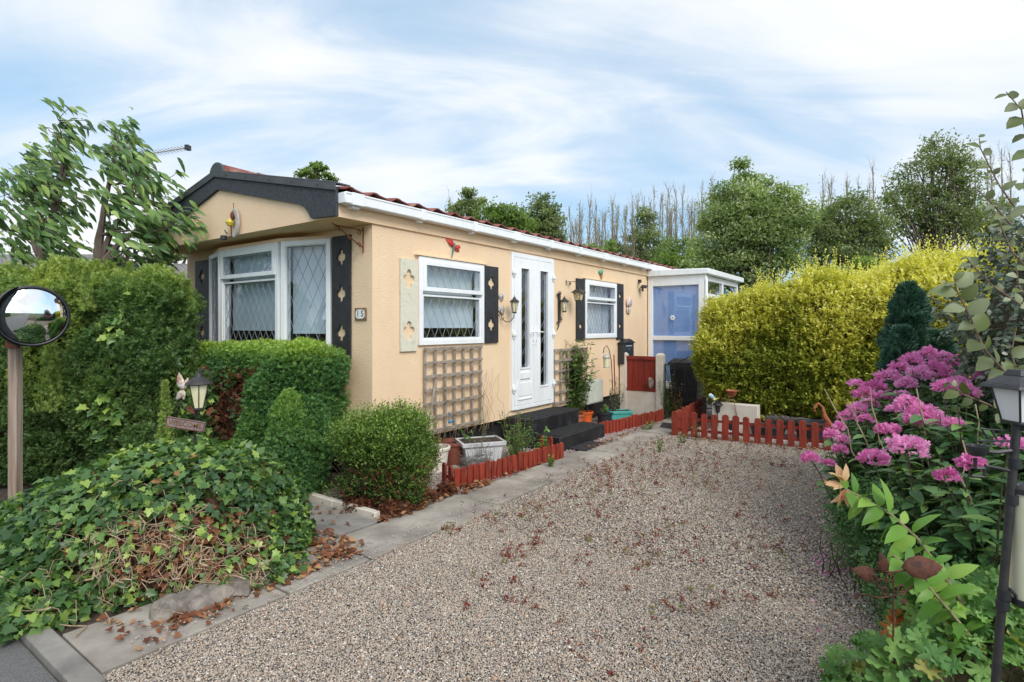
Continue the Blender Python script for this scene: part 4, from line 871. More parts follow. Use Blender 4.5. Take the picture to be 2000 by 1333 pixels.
for (a, b, Y, r) in heads:
    hc = Vector(pix(a, b, Y)); cen = Vector((2.9, 4.1, 0)) if Y > 3.85 else Vector((2.55, 3.3, 0))
    base = Vector((hc.x*.55+cen.x*.45, hc.y*.55+cen.y*.45, 0)); base.x = max(base.x, 1.95)
    pts = vstem(mb, base, hc, .005, .0035, .03, 7, 5)
    r *= 1.02; n = int(34 + 420*r*3); n = int(n*(r/.07)**.6*.95); r *= 1.04; d = rdir(n); d[:,2] = np.abs(d[:,2])*1.1-.28; d = nrm(d); rr = r*(1+.28*vnoise(d*3+Y*9+a, 1.0, 4)[:,None]); P = np.array(hc) + d*rr*np.array((1,1,.8))*RNG.uniform(.72,1.05,(n,1))
    A = nrm(np.cross(d, rdir(n))); br_ = RNG.uniform(0,.45)
    scatter('flower_head', 'flower', P, A, nrm(np.cross(A, nrm(d + rdir(n)*.35))), np.full(n, .0160)*RNG.uniform(.75,1.15,n), L_flower, px_, br_+RNG.uniform(0,.55,n))
    for k in range(2, len(pts)):
        for q in range(2):
            p = Vector(pts[k-1]).lerp(Vector(pts[k]), q*.5); ph = random.uniform(0, 6.28)
            for s in (0, math.pi):
                lf_P.append(tuple(p)); lf_D.append((math.cos(ph+s), math.sin(ph+s), random.uniform(-.1,.45))); lf_S.append(random.uniform(.07,.13)*(1 if k < 6 else .6))
ext = []
fP_ = noisy(union(ell((2.58,3.25,.38),(.50,.48,.60)), ell((3.0,3.95,.42),(.68,.62,.66)), ell((3.3,4.55,.40),(.62,.5,.68)), ell((2.45,2.75,.22),(.40,.42,.52)), ell((2.95,2.9,.42),(.6,.6,.72))), [(.08,3,61),(.04,7,62)])
P = shell(fP_, (1.6,2.2,.05), (4.2,5.2,1.4), 1500, .30); G = grad(fP_, P)
for p, g_ in zip(P, G):
    ph = random.uniform(0, 6.28); L = random.uniform(.10,.25)
    d = Vector((g_[0]*.35, g_[1]*.35, 1)).normalized(); p = Vector(p)
    mb.tube([p-d*.12, p+d*L*.6], [.004,.003], 4)
    for k in range(3):
        for s in (0, math.pi):
            lf_P.append(tuple(p+d*(k*L/3-.05))); lf_D.append((math.cos(ph+s+k*1.57)+g_[0]*.5, math.sin(ph+s+k*1.57)+g_[1]*.5, random.uniform(-.2,.4))); lf_S.append(random.uniform(.07,.125))
mb.build('stems', mat('phlox_stem', (.05,.07,.03), (.10,.06,.04), rough=.7, scale=12), px_)
lf_P = np.array(lf_P); scatter('leaves', 'lens', lf_P, np.array(lf_D), nrm(rdir(len(lf_P))*.35+np.array((0,0,1))), np.array(lf_S), L_phlox, px_)
core('inner_shade_growth', fP_, (2.75,3.5,.5), .24, m_twig, px_, 2)
mb = MB()
for (a, b, Y, c_, d_) in ((1700,760,3.6,1740,960),(1790,760,3.4,1830,980),(1610,760,3.9,1740,1000),(1880,860,2.9,1895,1090),(1905,790,3.1,1925,1000),(1655,780,3.7,1700,880)):
    vstem(mb, pix(a, b, Y), pix(c_, d_, Y), .0035, .004, .04, 7, 5)
tag(mb.build('dry_stalks', mat('dry_stalk', (.38,.28,.17), (.55,.44,.28), rough=.8)), 'pale dry stalks standing among the pink phlox', 'dry stalks')
# small-leaved shrub at the gravel edge
cs = thing('edging_shrub', 'low small-leaved green shrub at the gravel edge below the phlox', 'shrub', (2.0, 3.1, 0))
fC = noisy(union(ell((2.46,3.35,.10),(.36,.6,.42)), ell((2.2,2.75,.02),(.34,.5,.32)), ell((2.45,2.35,.05),(.5,.4,.45))), [(.10,4,71),(.05,9,72)])
clothe('foliage', fC, (1.4,2.0,.01), (3.0,4.1,.75), 5200, L_phlox, cs, 'quad', .022, .12, .12, 7, .6, .7, .7, rv=(.2,1))
mb = MB()
for i in range(70):
    p = Vector((random.uniform(1.9,2.4), random.uniform(2.6,3.6), .03)); vstem(mb, p, p+Vector((random.uniform(-.18,.05), random.uniform(-.15,.1), random.uniform(.1,.35))), .004, .002, .08, 5, 4)
mb.build('stems', m_twig, cs)
# fallen petals and pine-like litter on the gravel
P = np.array([gnd(RNG.uniform(1590,1660), RNG.uniform(1080,1130)) for _ in range(70)] + [gnd(RNG.uniform(1560,1700), RNG.uniform(920,1240)) for _ in range(50)]) + np.array((0,0,.018))
tag(scatter('fallen_petals', 'flower', P, rdir(len(P)), nrm(rdir(len(P))*.5+np.array((0,0,1))), RNG.uniform(.007,.013,len(P)), L_flower), 'fallen pink petals on the gravel under the phlox', 'petals', None, 'stuff')
# geranium-like plants at the lower right corner
ge = thing('geranium_patch', 'low patch of scalloped green leaves with a few red-edged ones in the near right corner', 'plant', (1.5, 2.1, 0))
fE = noisy(union(ell((1.50,2.02,.0),(.36,.34,.46)), ell((1.85,2.08,.05),(.45,.4,.50)), ell((1.32,1.95,0),(.24,.24,.28)), ell((2.05,2.35,.05),(.45,.3,.50))), [(.06,5,81)])
P = shell(fE, (1,1.5,.02), (2.6,2.8,.62), 1500, .07); G = grad(fE, P)
scatter('leaves', 'palm', P, nrm(rdir(len(P))+G*.2), nrm(rdir(len(P))*.35+np.array((-.1,-.35,1))), RNG.uniform(.022,.052,len(P)), L_ger, ge, RNG.uniform(0,1,len(P)))
mb = MB()
for p in P[:500]: mb.tube([(p[0]*.7+.5, p[1]*.7+.65, .0), tuple(p)], [.0025,.0018], 4)
mb.build('stems', mat('green_stem', (.10,.16,.05), (.20,.14,.07), rough=.6, scale=10), ge); core('inner_growth', fE, (1.8,2.1,.1), .09, m_twig, ge, 2)
# lily leaning out of the bed
ly = thing('lily', 'leaning lily stem with broad light green leaves and wilting peach flowers at its tip', 'lily', (2.05, 2.3, 0))
cp = [(1915,1260,2.05),(1880,1180,2.1),(1835,1110,2.15),(1790,1050,2.2),(1740,1005,2.25),(1690,975,2.3),(1650,955,2.3)]
pts = [Vector(pix(*q)) for q in cp]; mb = MB(); mb.tube(pts, [.006,.006,.006,.0055,.005,.0045,.004], 6)
s2 = [Vector(pix(*q)) for q in ((1925,1280,1.95),(1860,1200,2.0),(1800,1130,2.05),(1745,1085,2.1))]; mb.tube(s2, [.006,.006,.005,.004], 6)
mb.build('stem', mat('lily_stem', (.16,.20,.07), (.30,.20,.12), rough=.6, scale=10), ly)
lp, ld, ls = [], [], []
for path, cnt in ((pts, 46), (s2, 28)):
    for i in range(cnt):
        t = (i+.3)/cnt*(len(path)-1); k = min(int(t), len(path)-2); p = path[k].lerp(path[k+1], t-k); ax = (path[k+1]-path[k]).normalized(); ph = i*2.3
        sd_ = ax.orthogonal().normalized(); sd_.rotate(__import__('mathutils').Quaternion(ax, ph)); lp.append(tuple(p)); v = sd_*.9+ax*.35+Vector((0,0,-.18)); ld.append(tuple(v)); ls.append(random.uniform(.065,.11)*(.75 if path is pts and k > 4 else 1))
lp = np.array(lp); scatter('leaves', 'long', lp, np.array(ld), nrm(rdir(len(lp))*.4+np.array((0,-.35,1))), np.array(ls)*1.15, L_lily, ly, None, W=np.full(len(lp), 1.5))
m_lilyp = leafmat('lily_petal', [(0,(.55,.30,.16)),(.5,(.70,.48,.28)),(.8,(.72,.62,.40)),(1,(.60,.18,.10))], .6, .3)
for (a, b, ax) in ((1637,925,(-.2,-.2,.9)),(1630,950,(-.9,-.3,.05)),(1650,965,(-.5,-.3,-.7))):
    c_ = np.array(pix(a, b, 2.3)); ax = np.array(ax); D = nrm(np.tile(ax, (6,1)) + nrm(np.cross(np.tile(ax,(6,1)), rdir(6)))*.42)
    scatter('flower', 'long', np.tile(np.array(pix(1655,952,2.3)), (6,1))*.6+c_*.4, D, rdir(6), RNG.uniform(.055,.08,6), m_lilyp, ly, None, W=np.full(6, 1.5))
# rusty metal fairy/butterfly ornament on a stake
x, y, z = pix(1745, 1125, 2.0)
m_drust = mat('dark_rust', (.035,.014,.010), (.12,.04,.02), rough=.8, scale=26, bump=.5, bscale=80, c3=(.05,.02,.016), bdist=.003)
ru = thing('garden_ornament', 'rusty metal butterfly garden ornament with curled loops, before the lily leaves', 'ornament', (x, y, 0))
for k, (a, b, ang, L, wd) in enumerate(((1700,1125,2.6,.095,.5),(1715,1120,1.7,.085,.55),(1750,1108,.15,.15,.45))):
    q = pix(a+10, b, 2.0); o = scatter('wing', 'wide', np.array([q]), np.array([(math.cos(ang), -.25, math.sin(ang)*.6)]), np.array([(0,-1,.35)]), [L*.95], m_drust, ru, [.5], W=[.85])
    mo = o.modifiers.new('s', 'SOLIDIFY'); mo.thickness = .002
def ring(mb, c_, r, t, ax='y', seg=18): mb.tube([(c_[0]+r*math.cos(k*2*math.pi/seg), c_[1], c_[2]+r*math.sin(k*2*math.pi/seg)) for k in range(seg+1)], t, 6, False)
mb = MB()
for (a, b, r) in ((1705,1130,.014),(1722,1140,.016),(1738,1128,.013),(1728,1155,.012),(1760,1150,.012)): ring(mb, pix(a, b, 1.99), r, .003)
mb.tube([pix(1680,1160,1.99), pix(1720,1168,1.98), pix(1765,1160,1.99), pix(1790,1140,2.0)], .003, 5); mb.tube([pix(1700,1112,2.0), pix(1740,1118,2.0), pix(1790,1112,2.0)], .0035, 5)
mb.tube([(x, y, .0), (x, y, z)], .0035, 5); mb.build('scrollwork', m_drust, ru)
for (a, b) in ((1672,1165),(1765,1175)):
    c_ = np.array(pix(a, b, 1.99)); n = 6; an = np.arange(n)*2*math.pi/n; scatter('daisy_cutout', 'slim', np.tile(c_, (n,1)), np.stack([np.cos(an), an*0, np.sin(an)],1), np.tile(np.array((0,-1.,0)),(n,1)), np.full(n,.016), m_drust, ru, None, W=np.full(n,2.))
# grey-green leaved shrub at the right edge
el = thing('grey_leaved_shrub', 'tall shrub with grey-green oval leaves at the right edge, above the phlox', 'shrub', (3.5, 3.5, 0))
fL = noisy(union(ell((3.78,3.6,1.50),(.74,.75,1.0)), ell((4.0,3.5,2.0),(.62,.6,.72)), ell((3.55,3.25,.95),(.48,.5,.6)), ell((4.1,3.9,.9),(.8,.8,1.0))), [(.14,2.5,91),(.06,6,92)])
P = shell(fL, (2.3,2.4,.2), (4.9,4.8,3.0), 5200, .22); G = grad(fL, P); PP, DD, _, _ = shoots(P, G, .16, 5, .8, .35, .6); A = rdir(len(PP))
scatter('leaves', 'wide', PP, nrm(DD*.5+A*.9), nrm(rdir(len(PP))*.6+np.array((-.2,-.3,.8))), RNG.uniform(.025,.052,len(PP)), L_ela, el)
core('inner_branches', fL, (3.65,3.6,1.5), .24, m_twig, el, 2.2)
LPs = []; m_rbr = mat('reddish_branch', (.13,.075,.055), (.24,.16,.12), rough=.7, scale=20)
def spray(pl, n, size, r0=.005, alt=True, mt=None):
    pts = [Vector(pix(*q)) for q in pl]; mb = MB(); mb.tube(pts, [r0*(1-.7*k/(len(pts)-1)) for k in range(len(pts))], 6); mb.build('branch', m_rbr, el)
    for i in range(n):
        t = (i+.5)/n*(len(pts)-1); k = min(int(t), len(pts)-2); p = pts[k].lerp(pts[k+1], t-k); ax = (pts[k+1]-pts[k]).normalized(); s = 1 if i % 2 else -1
        v = ax*.55 + Vector((-ax.z, 0, ax.x))*s*.9 + Vector((0, random.uniform(-.5,.3), random.uniform(-.35,.1))); LPs.append((tuple(p), tuple(v), size*random.uniform(.7,1.2)*(1 if i < n-2 else .6)))
spray([(2080,420,2.0),(2030,330,1.95),(2005,270,1.9),(1995,215,1.85),(1965,180,1.85)], 14, .065)
spray([(2040,470,2.6),(1985,410,2.6),(1950,360,2.6),(1915,290,2.6),(1912,265,2.6)], 15, .055)
spray([(1975,440,2.5),(1940,400,2.5),(1905,368,2.5)], 7, .05)
spray([(2010,760,2.0),(1960,725,2.0),(1920,680,1.95),(1895,620,1.9),(1870,570,1.9),(1862,540,1.9)], 17, .07)
spray([(2060,900,1.9),(2020,800,1.9),(1990,740,1.9),(1975,690,1.9),(1985,640,1.9)], 12, .062)
spray([(2070,640,2.0),(2020,600,2.0),(1990,560,2.0),(1985,520,2.0)], 9, .06)
spray([(2000,600,2.8),(1940,560,2.8),(1900,520,2.8),(1885,500,2.8)], 10, .055)
spray([(2020,540,2.6),(1975,490,2.6),(1950,430,2.6),(1930,400,2.6)], 12, .055)
spray([(1990,820,2.5),(1930,790,2.5),(1880,770,2.5),(1850,745,2.5)], 10, .06)
spray([(2000,480,2.3),(2010,420,2.2),(2000,360,2.1),(2005,320,2.0)], 8, .065)
scatter('young_leaves', 'wide', np.array([q[0] for q in LPs]), np.array([q[1] for q in LPs]), nrm(rdir(len(LPs))*.45+np.array((0,-.6,.8))), np.array([q[2] for q in LPs]), L_elab, el, None, W=np.full(len(LPs), 1.05))

# ================================================================ fences
def picket(mb, p, d, wd, h, th, tilt=0):
    d = Vector((d[0], d[1], 0)).normalized(); n = Vector((-d.y, d.x, 0)); w2_ = wd/2; prof = [(-w2_,0),(w2_,0),(w2_,h-w2_*.75)] + [(w2_*math.cos(a), h-w2_*.75+w2_*.75*math.sin(a)) for a in [math.pi*k/6 for k in range(1,6)]] + [(-w2_,h-w2_*.75)]
    p = Vector(p); k = len(prof); vs = []
    for s in (-1, 1):
        for (x, z) in prof: vs.append(p + d*(x+z*tilt) + n*(s*th/2) + Vector((0,0,z)))
    mb.add(vs, [tuple(range(k)), tuple(reversed(range(k, 2*k)))] + [(i, (i+1)%k, k+(i+1)%k, k+i) for i in range(k)])
def log_edge(name, label, a, b, step, wd, h, cat='edging fence', th=.022, rails=True, hv=.012):
    a, b = Vector(a), Vector(b); L = (b-a).length; d = (b-a).normalized(); t = thing(name, label, cat, tuple(a)); n = max(1, int(L/step)); nn = Vector((-d.y, d.x, 0))
    for i in range(n+1):
        mb = MB(); picket(mb, a+d*(i*L/n)+Vector((random.uniform(-.003,.003), random.uniform(-.005,.005), 0)), d, wd*random.uniform(.94,1.05), h+random.uniform(-hv,hv), th, random.uniform(-.02,.02)); mb.build('picket', m_red, t, bevel=.003)
    if rails:
        for z in ((h*.38,) if h < .24 else (h*.30, h*.72)):
            mb = MB(); p, q = a+nn*(th*.5+.009), b+nn*(th*.5+.009); mb.quadbox(p-nn*.008, q-nn*.008, q+nn*.008, p+nn*.008, z-.017, z+.017); mb.build('rail', m_red, t)
    return t
A_ = gnd(893,958); B_ = gnd(1097,898); A0 = gnd(868,946)
log_edge('picket_edging', 'low red picket edging along the pot bed, nearest the round shrub', A_[:2]+(0,), B_[:2]+(0,), .083, .064, .205)
B1 = gnd(1075, 886); log_edge('picket_edging', 'short return of red picket edging beside the black steps', B1[:2]+(0,), gnd(1058,882)[:2]+(0,), .08, .064, .20)
log_edge('picket_edging', 'short front end of red picket edging beside the round shrub', A0[:2]+(0,), (A_[0]-.01, A_[1]+.02, 0), .08, .064, .205)
A_ = gnd(1172,853); B_ = gnd(1293,824)
log_edge('picket_edging', 'low red picket edging from the black steps to the cream concrete post', A_[:2]+(0,), B_[:2]+(0,), .084, .066, .205)
log_edge('picket_edging', 'three leaning red pickets just right of the black steps', gnd(1152,858)[:2]+(0,), gnd(1170,855)[:2]+(0,), .08, .066, .20)
P0, P1 = gnd(1318,853), gnd(1640,884)
log_edge('picket_fence', 'red picket fence with rounded tops across the end of the gravel', P0[:2]+(0,), P1[:2]+(0,), .128, .085, .36, 'fence')
P2 = gnd(1378,812)
log_edge('picket_fence', 'short red picket fence running back from the corner towards the gate', (P0[0]+.03, P0[1]+.08, 0), P2[:2]+(0,), .115, .08, .34, 'fence')
# ================================================================ red panel between concrete posts, gate
ps = thing('panel_screen', 'dark red boarded panel set between two cream concrete posts beside the letter box', 'fence panel', H(5.69, 0, 0))
def cpost(n0, n1, s0=5.63, s1=5.76, z=1.07):
    mb = MB(H); mb.box(s0, s1, n0, n1, 0, z); mb.add([(s0,n0,z),(s1,n0,z),(s1,n1,z),(s0,n1,z),(s0+.03,n0+.03,z+.035),(s1-.03,n0+.03,z+.035),(s1-.03,n1-.03,z+.035),(s0+.03,n1-.03,z+.035)], [(0,1,5,4),(1,2,6,5),(2,3,7,6),(3,0,4,7),(4,5,6,7)]); mb.build('post', m_conc, ps, bevel=.006)
cpost(.03, .15); cpost(.70, .83)
mb = MB(H); mb.box(5.66, 5.72, .15, .70, 0, .43); mb.build('gravel_board', m_conc, ps, bevel=.004)
mb = MB(H)
for i in range(5): mb.box(5.675+(.006 if i % 2 else 0), 5.695, .152+i*.1095, .152+(i+1)*.1095-.003, .475, 1.0)
mb.build('boards', m_panel, ps, bevel=.003)
mb = MB(H); mb.box(5.65, 5.71, .151, .699, .432, .478); mb.build('rail', m_panel, ps, bevel=.004); mb = MB(H); mb.box(5.65, 5.71, .151, .699, .985, 1.045); mb.build('rail', m_panel, ps, bevel=.004)
o = rock(H(5.60, .60, .58), (.085,.03,.10), 'flat pale fossil-like stone plaque leaning on the red boarded panel', 'stone_plaque'); o['category'] = 'plaque'; o.location = H(5.615,.62,.59)
x, y, z = H(5.6, .64, .48)
gt = thing('iron_gate', 'black wrought iron scrollwork gate between the cream post and the golden hedge', 'gate', H(5.69, .86, 0))
GM = lambda x, y, z: H(5.69-y, .85+x, z); gw, gh_ = .86, .93
mb = MB(GM)
for x in (0, gw): mb.tube([(x,0,.06),(x,0,gh_)], .011, 6)
for z in (.08, .22, gh_-.02): mb.tube([(0,0,z),(gw,0,z)], .009, 6)
mb.tube([(0,0,gh_-.02),(gw*.25,0,gh_+.02),(gw*.5,0,gh_+.14),(gw*.75,0,gh_+.02),(gw,0,gh_-.02)], .008, 6); mb.build('gate_frame', m_iron, gt)
for x in (.17,.34,.52,.69):
    mb = MB(GM); mb.tube([(x,0,.08),(x,0,gh_-.02)], .006, 6); mb.build('bar', m_iron, gt)
mb = MB(GM)
def scroll(mb, c_, r, s=1, t=.005, turns=1.4, up=1):
    pts = [(c_[0]+s*r*(1-k/26)*math.cos(k*turns*2*math.pi/20), c_[1], c_[2]+up*r*(1-k/26)*math.sin(k*turns*2*math.pi/20)) for k in range(21)]; mb.tube(pts, t, 5)
for x in (.17,.52,.34,.69):
    for z in (.86,.5,.32):
        for s in (1,-1): scroll(mb, (x+s*.045,0,z), .04, s)
for x in (.085,.43,.77): mb.tube([(x-.08,0,.25),(x,0,.55),(x+.08,0,.85)], .005, 5); mb.tube([(x+.08,0,.25),(x,0,.55),(x-.08,0,.85)], .005, 5)
scroll(mb, (.17,0,1.0), .035, 1); mb.build('scrollwork', m_iron, gt)
# wheelie bin behind the gate
m_bin = mat('black_bin_plastic', (.02,.021,.023), (.03,.031,.033), rough=.45, scale=6)
bn = thing('wheelie_bin', 'black wheelie bin behind the iron gate', 'bin', H(6.35, .42+.62, 0)); bx_, by_, _ = H(6.35, 1.0, 0)
mb = MB(lambda x, y, z: H(6.35+x, 1.02+y, z)); mb.frust((0,0), .19,.20,.25,.25,.05,.90); mb.build('body', m_bin, bn, bevel=.012)
mb = MB(lambda x, y, z: H(6.35+x, 1.02+y, z)); mb.box(-.28,.28,-.27,.27,.90,.93); mb.frust((0,0),.27,.26,.20,.22,.93,.985); mb.build('lid', m_bin, bn, bevel=.012)
mb = MB(lambda x, y, z: H(6.35+x, 1.02+y, z)); mb.tube([(.30,-.22,.93),(.30,.22,.93)], .013, 8); mb.build('handle', m_bin, bn)
for s in (-1, 1):
    mb = MB(lambda x, y, z: H(6.35+x, 1.02+y, z)); mb.tube([(.2,s*.20,.09),(.2,s*.25,.09)], .09, 16); mb.build('wheel', m_bin, bn)
# ================================================================ white porch
po = thing('porch', 'white framed glazed side porch with pale blue blinds against the end of the home', 'porch', H(6.96, 0, 0)); S0 = 6.96
m_bluebl = mat('pale_blue_blind', (.20,.36,.72), (.30,.46,.80), rough=.6, scale=1.2)
def tz(n): return 2.70-.03*n
mb = MB(H)
mb.box(S0, S0+.07, .0225, .12, .30, 2.55); mb.box(S0, S0+.07, 1.02, 1.125, .30, 2.55); mb.box(S0+.002, S0+.068, .12, 1.02, .40, .50); mb.box(S0+.002, S0+.068, .12, 1.02, 1.30, 1.385); mb.box(S0+.002, S0+.068, .12, 1.02, 2.36, 2.55); mb.box(S0-.02, S0+.09, .0225, 1.13, .36, .40)
mb.build('front_frame', m_white, po, bevel=.006)
for z0, z1 in ((.50,1.30),(1.385,2.36)):
    mb = MB(H); mb.add([(S0+.02,.12,z0),(S0+.02,1.02,z0),(S0+.02,1.02,z1),(S0+.02,.12,z1)], [(0,1,2,3)]); mb.build('pane', m_glass, po, smooth=False)
    mb = MB(H); mb.box(S0+.05, S0+.054, .121, 1.019, z0+.001, z1-.001); mb.build('blind', m_bluebl, po, smooth=False)
mb = MB(H)
for s in (S0+.08, S0+1.25, S0+2.4): mb.box(s, s+.08, 1.045, 1.122, .30, 2.52)
mb.box(S0+.16, S0+2.4, 1.05, 1.12, .40, .52); mb.box(S0+.16, S0+2.4, 1.05, 1.12, 1.30, 1.38); mb.box(S0+.16, S0+2.4, 1.05, 1.12, 2.12, 2.2); mb.box(S0+.16, S0+2.4, 1.05, 1.12, 2.44, 2.54); mb.build('side_frame', m_white, po, bevel=.005)
for s0 in (S0+.16, S0+1.33):
    for z0, z1 in ((.52,1.30),(1.38,2.12),(2.2,2.44)):
        mb = MB(H); mb.add([(s0,1.09,z0),(s0+1.08,1.09,z0),(s0+1.08,1.09,z1),(s0,1.09,z1)], [(0,1,2,3)]); mb.build('pane', m_glass, po, smooth=False)
mb = MB(H); mb.add([(S0-.05,.0225,2.551),(S0-.05,1.22,2.551),(S0+2.6,1.22,2.551),(S0+2.6,.0225,2.551),(S0-.05,.0225,2.685),(S0-.05,1.22,2.655),(S0+2.6,1.22,2.655),(S0+2.6,.0225,2.685)], [(3,2,1,0),(4,5,6,7),(0,1,5,4),(1,2,6,5),(2,3,7,6),(3,0,4,7)]); mb.build('roof', m_white, po, bevel=.012)
mb = MB(H); mb.box(S0+.02, S0+2.4, .0225, 1.04, .0, .395); mb.build('base', mat('black_skirt', (0,0,0)), po)
mb = MB(H); mb.box(S0+.1, S0+2.4, .03, 1.03, .40, .43); mb.build('floor', mat('dark_carpet', (0,0,0)), po)
mb = MB(H); mb.tube([(S0+.02,1.135,2.54),(S0+.02,1.16,2.42),(S0+.02,1.15,1.0),(S0+.02,1.15,.1)], .032, 10); mb.build('downpipe', m_white, po)
x_ = mb = MB(H); ff = sw(1319,619)
a_ = (1319-1000)/FP; 
o = thing('door_knob_ornament', 'small round white ornament on the blue blind of the porch', 'ornament', H(S0+.01, .52, 1.72)); n_ = 6; an = np.arange(n_)*2*math.pi/n_
for k in range(2): pass
mb = MB(lambda x, y, z: H(S0+.016-y, .52+x, 1.74+z)); 
for k in range(6): mb.add([(.0,.006,0)]+[(.035*math.cos(k*math.pi/3)+.019*math.cos(t), .004, .035*math.sin(k*math.pi/3)+.019*math.sin(t)) for t in [j*math.pi/4 for j in range(8)]], [(0,1+j,1+(j+1)%8) for j in range(8)])
mb.build('petals', m_white, o); mb = MB(lambda x, y, z: H(S0+.016-y, .52+x, 1.74+z)); mb.lathe((0,.008,0), [(.0,-.008),(.012,-.006),(.012,.006),(0,.008)], 10); mb.build('centre', m_black, o)
# ================================================================ steps and mat
st = thing('front_steps', 'two black painted steps with rubber treads below the white french door', 'steps', H(2.45, .35, 0))
s0_, s1_ = dr['x0']-.10, dr['x1']+.04
mb = MB(H); mb.box(s0_, s1_, .0, .42, .0, .385); mb.build('upper_step', m_step, st, bevel=.012)
mb = MB(H); mb.box(s0_+.04, s1_+.06, .425, .80, .0, .195); mb.build('lower_step', m_step, st, bevel=.012)
mb = MB(H)
def tread(s0, s1, n0, n1, z):
    mb = MB(H); mb.box(s0, s1, n0, n1, z, z+.008)
    k = n0+.02
    while k < n1-.02: mb.box(s0+.02, s1-.02, k, k+.012, z+.0081, z+.014); k += .028
    mb.build('tread_mat', m_rubber, st)
tread(s0_+.05, s1_-.05, .08, .40, .386); tread(s0_+.09, s1_+.01, .47, .78, .196)
mb = MB(); q = [gnd(1098,880), gnd(1145,885), gnd(1181,870), gnd(1146,866)]; mb.quadbox(q[0], q[1], q[2], q[3], .026, .036); tag(mb.build('rubber_mat', m_rubber, bevel=.002), 'black rubber mat lying on the paving before the lower step', 'mat')
mb = MB(); q = [gnd(1288,838), gnd(1318,843), gnd(1318,832), gnd(1295,829)]; mb.quadbox(q[0], q[1], q[2], q[3], .026, .032); tag(mb.build('doormat', m_rubber, bevel=.002), 'small black mat on the path at the corner of the picket fence', 'mat')
# ================================================================ loose gravel stones and weeds on the drive
T['peb'] = (np.array([(-.5,0,0),(.5,0,0),(0,-.42,0),(0,.42,0),(.05,.04,-.28),(-.05,0,.30),(.3,.26,.1),(-.3,-.25,.08)], float), [(0,7,5),(7,2,5),(2,1,5),(1,6,5),(6,3,5),(3,0,5),(0,3,4),(3,1,4),(1,2,4),(2,0,4),(1,3,6),(0,2,7)])
def stonemat():
    m = bpy.data.materials.new('loose_stones'); m.use_nodes = True; nt = m.node_tree; b = nt.nodes['Principled BSDF']; b.inputs['Roughness'].default_value = .75
    at = N(nt, 'ShaderNodeAttribute', attribute_name='rnd')
    c = ramp(nt, at.outputs['Fac'], [(0,(.15,.14,.135)),(.07,(.26,.23,.205)),(.22,(.39,.32,.245)),(.38,(.34,.295,.255)),(.52,(.49,.405,.31)),(.66,(.43,.375,.32)),(.78,(.54,.455,.365)),(.86,(.46,.30,.21)),(.91,(.56,.43,.37)),(.965,(.76,.72,.66))], 'CONSTANT')
    nt.links.new(c, b.inputs['Base Color']); return m
m_stone = stonemat()
def stones(n, smin, smax, nmin, nmax, size, z=.010):
    a = RNG.uniform(smin, smax, n); b = RNG.uniform(nmin, nmax, n); P = C0 + UU*a[:,None] + NV*b[:,None]; P = np.column_stack([P, np.full(n, z)+RNG.uniform(-.003,.004,n)])
    return P, size*RNG.uniform(.6,1.35,n)
Pa, Sa = stones(210000, -2.76, -.2, 1.43, 4.5, .0118); Pb, Sb = stones(130000, -.2, 4.5, 1.43, 4.5, .0155)
Pc, Sc = stones(1500, -2.7, 4.2, 1.5, 4.3, .026, .014)
P = np.concatenate([Pa, Pb, Pc]); Sz = np.concatenate([Sa, Sb, Sc]); inv = (np.abs(P[:,0]/P[:,1]) < 1.15) & (P[:,1] > 1.9); P, Sz = P[inv], Sz[inv]
rv = RNG.uniform(0,1,len(P)); rv = np.where(vnoise(P, 1.1, 4) > .35, rv*.93, rv)
D = rdir(len(P))*np.array((1,1,.25)); tag(scatter('loose_gravel', 'peb', P, D, nrm(rdir(len(P))*.45+np.array((0,0,1))), Sz, m_stone, None, rv, W=RNG.uniform(.7,1.1,len(P)), smooth=True), 'mixed pale and grey pea gravel covering the drive', 'gravel', None, 'stuff')
# stones strayed on the paving and in the pink bed
P1, S1 = stones(700, -2.6, 4.2, 1.2, 1.46, .013, .034); P2, S2 = stones(9000, -.62, 5.4, -.1, .9, .02, .016); P3, S3 = stones(5000, 4.4, 5.6, 1.65, 3.9, .022, .012)
tag(scatter('stray_stones', 'peb', np.concatenate([P1,P2,P3]), rdir(14700)*np.array((1,1,.3)), nrm(rdir(14700)*.4+np.array((0,0,1))), np.concatenate([S1,S2,S3]), mat('pinkish_stones', (.30,.22,.20), (.62,.55,.52), rough=.85, scale=60)), 'pinkish stones in the planting beds and strayed on the paving', 'stones', None, 'stuff')
cen = [];
for (a, b, sp, k) in ((1000,1090,30,6),(1090,1000,60,12),(1180,960,60,14),(1250,930,90,30),(1330,900,90,36),(1430,910,80,26),(1540,905,50,10),(1150,1090,60,7),(1290,1050,80,12),(1330,1200,40,4),(1350,1170,50,4),(1050,1060,30,4),(1260,1100,50,6),(1480,1010,70,7),(1030,1150,60,4),(1280,880,30,12),(1180,925,40,14),(960,1010,25,4),(880,1040,12,4),(1020,1170,60,2),(1450,1160,60,4),(1190,1270,60,3),(1530,1080,40,4)):
    for _ in range(int(k*2.8)): cen.append(gnd(random.gauss(a, sp), max(862, random.gauss(b, sp*.35))))
Pw, Dw, Sw_, Rw = [], [], [], []; mb = MB()
for (x, y, z) in cen:
    h = random.uniform(.015,.07)*(1.3 if y > 5 else .9); q = (x+random.uniform(-.02,.02), y, h); mb.tube([(x,y,0), q], [.0016,.001], 3)
    col = random.random(); col = .15+.4*col if col < .78 else .85
    for _ in range(random.randint(4, 18)):
        t = random.random(); Pw.append((x+(q[0]-x)*t+random.gauss(0,.010), y+random.gauss(0,.010), .012+h*t)); Dw.append((random.gauss(0,1), random.gauss(0,1), random.uniform(0,1.2))); Sw_.append(random.uniform(.010,.026)); Rw.append(col+random.uniform(-.2,.2))
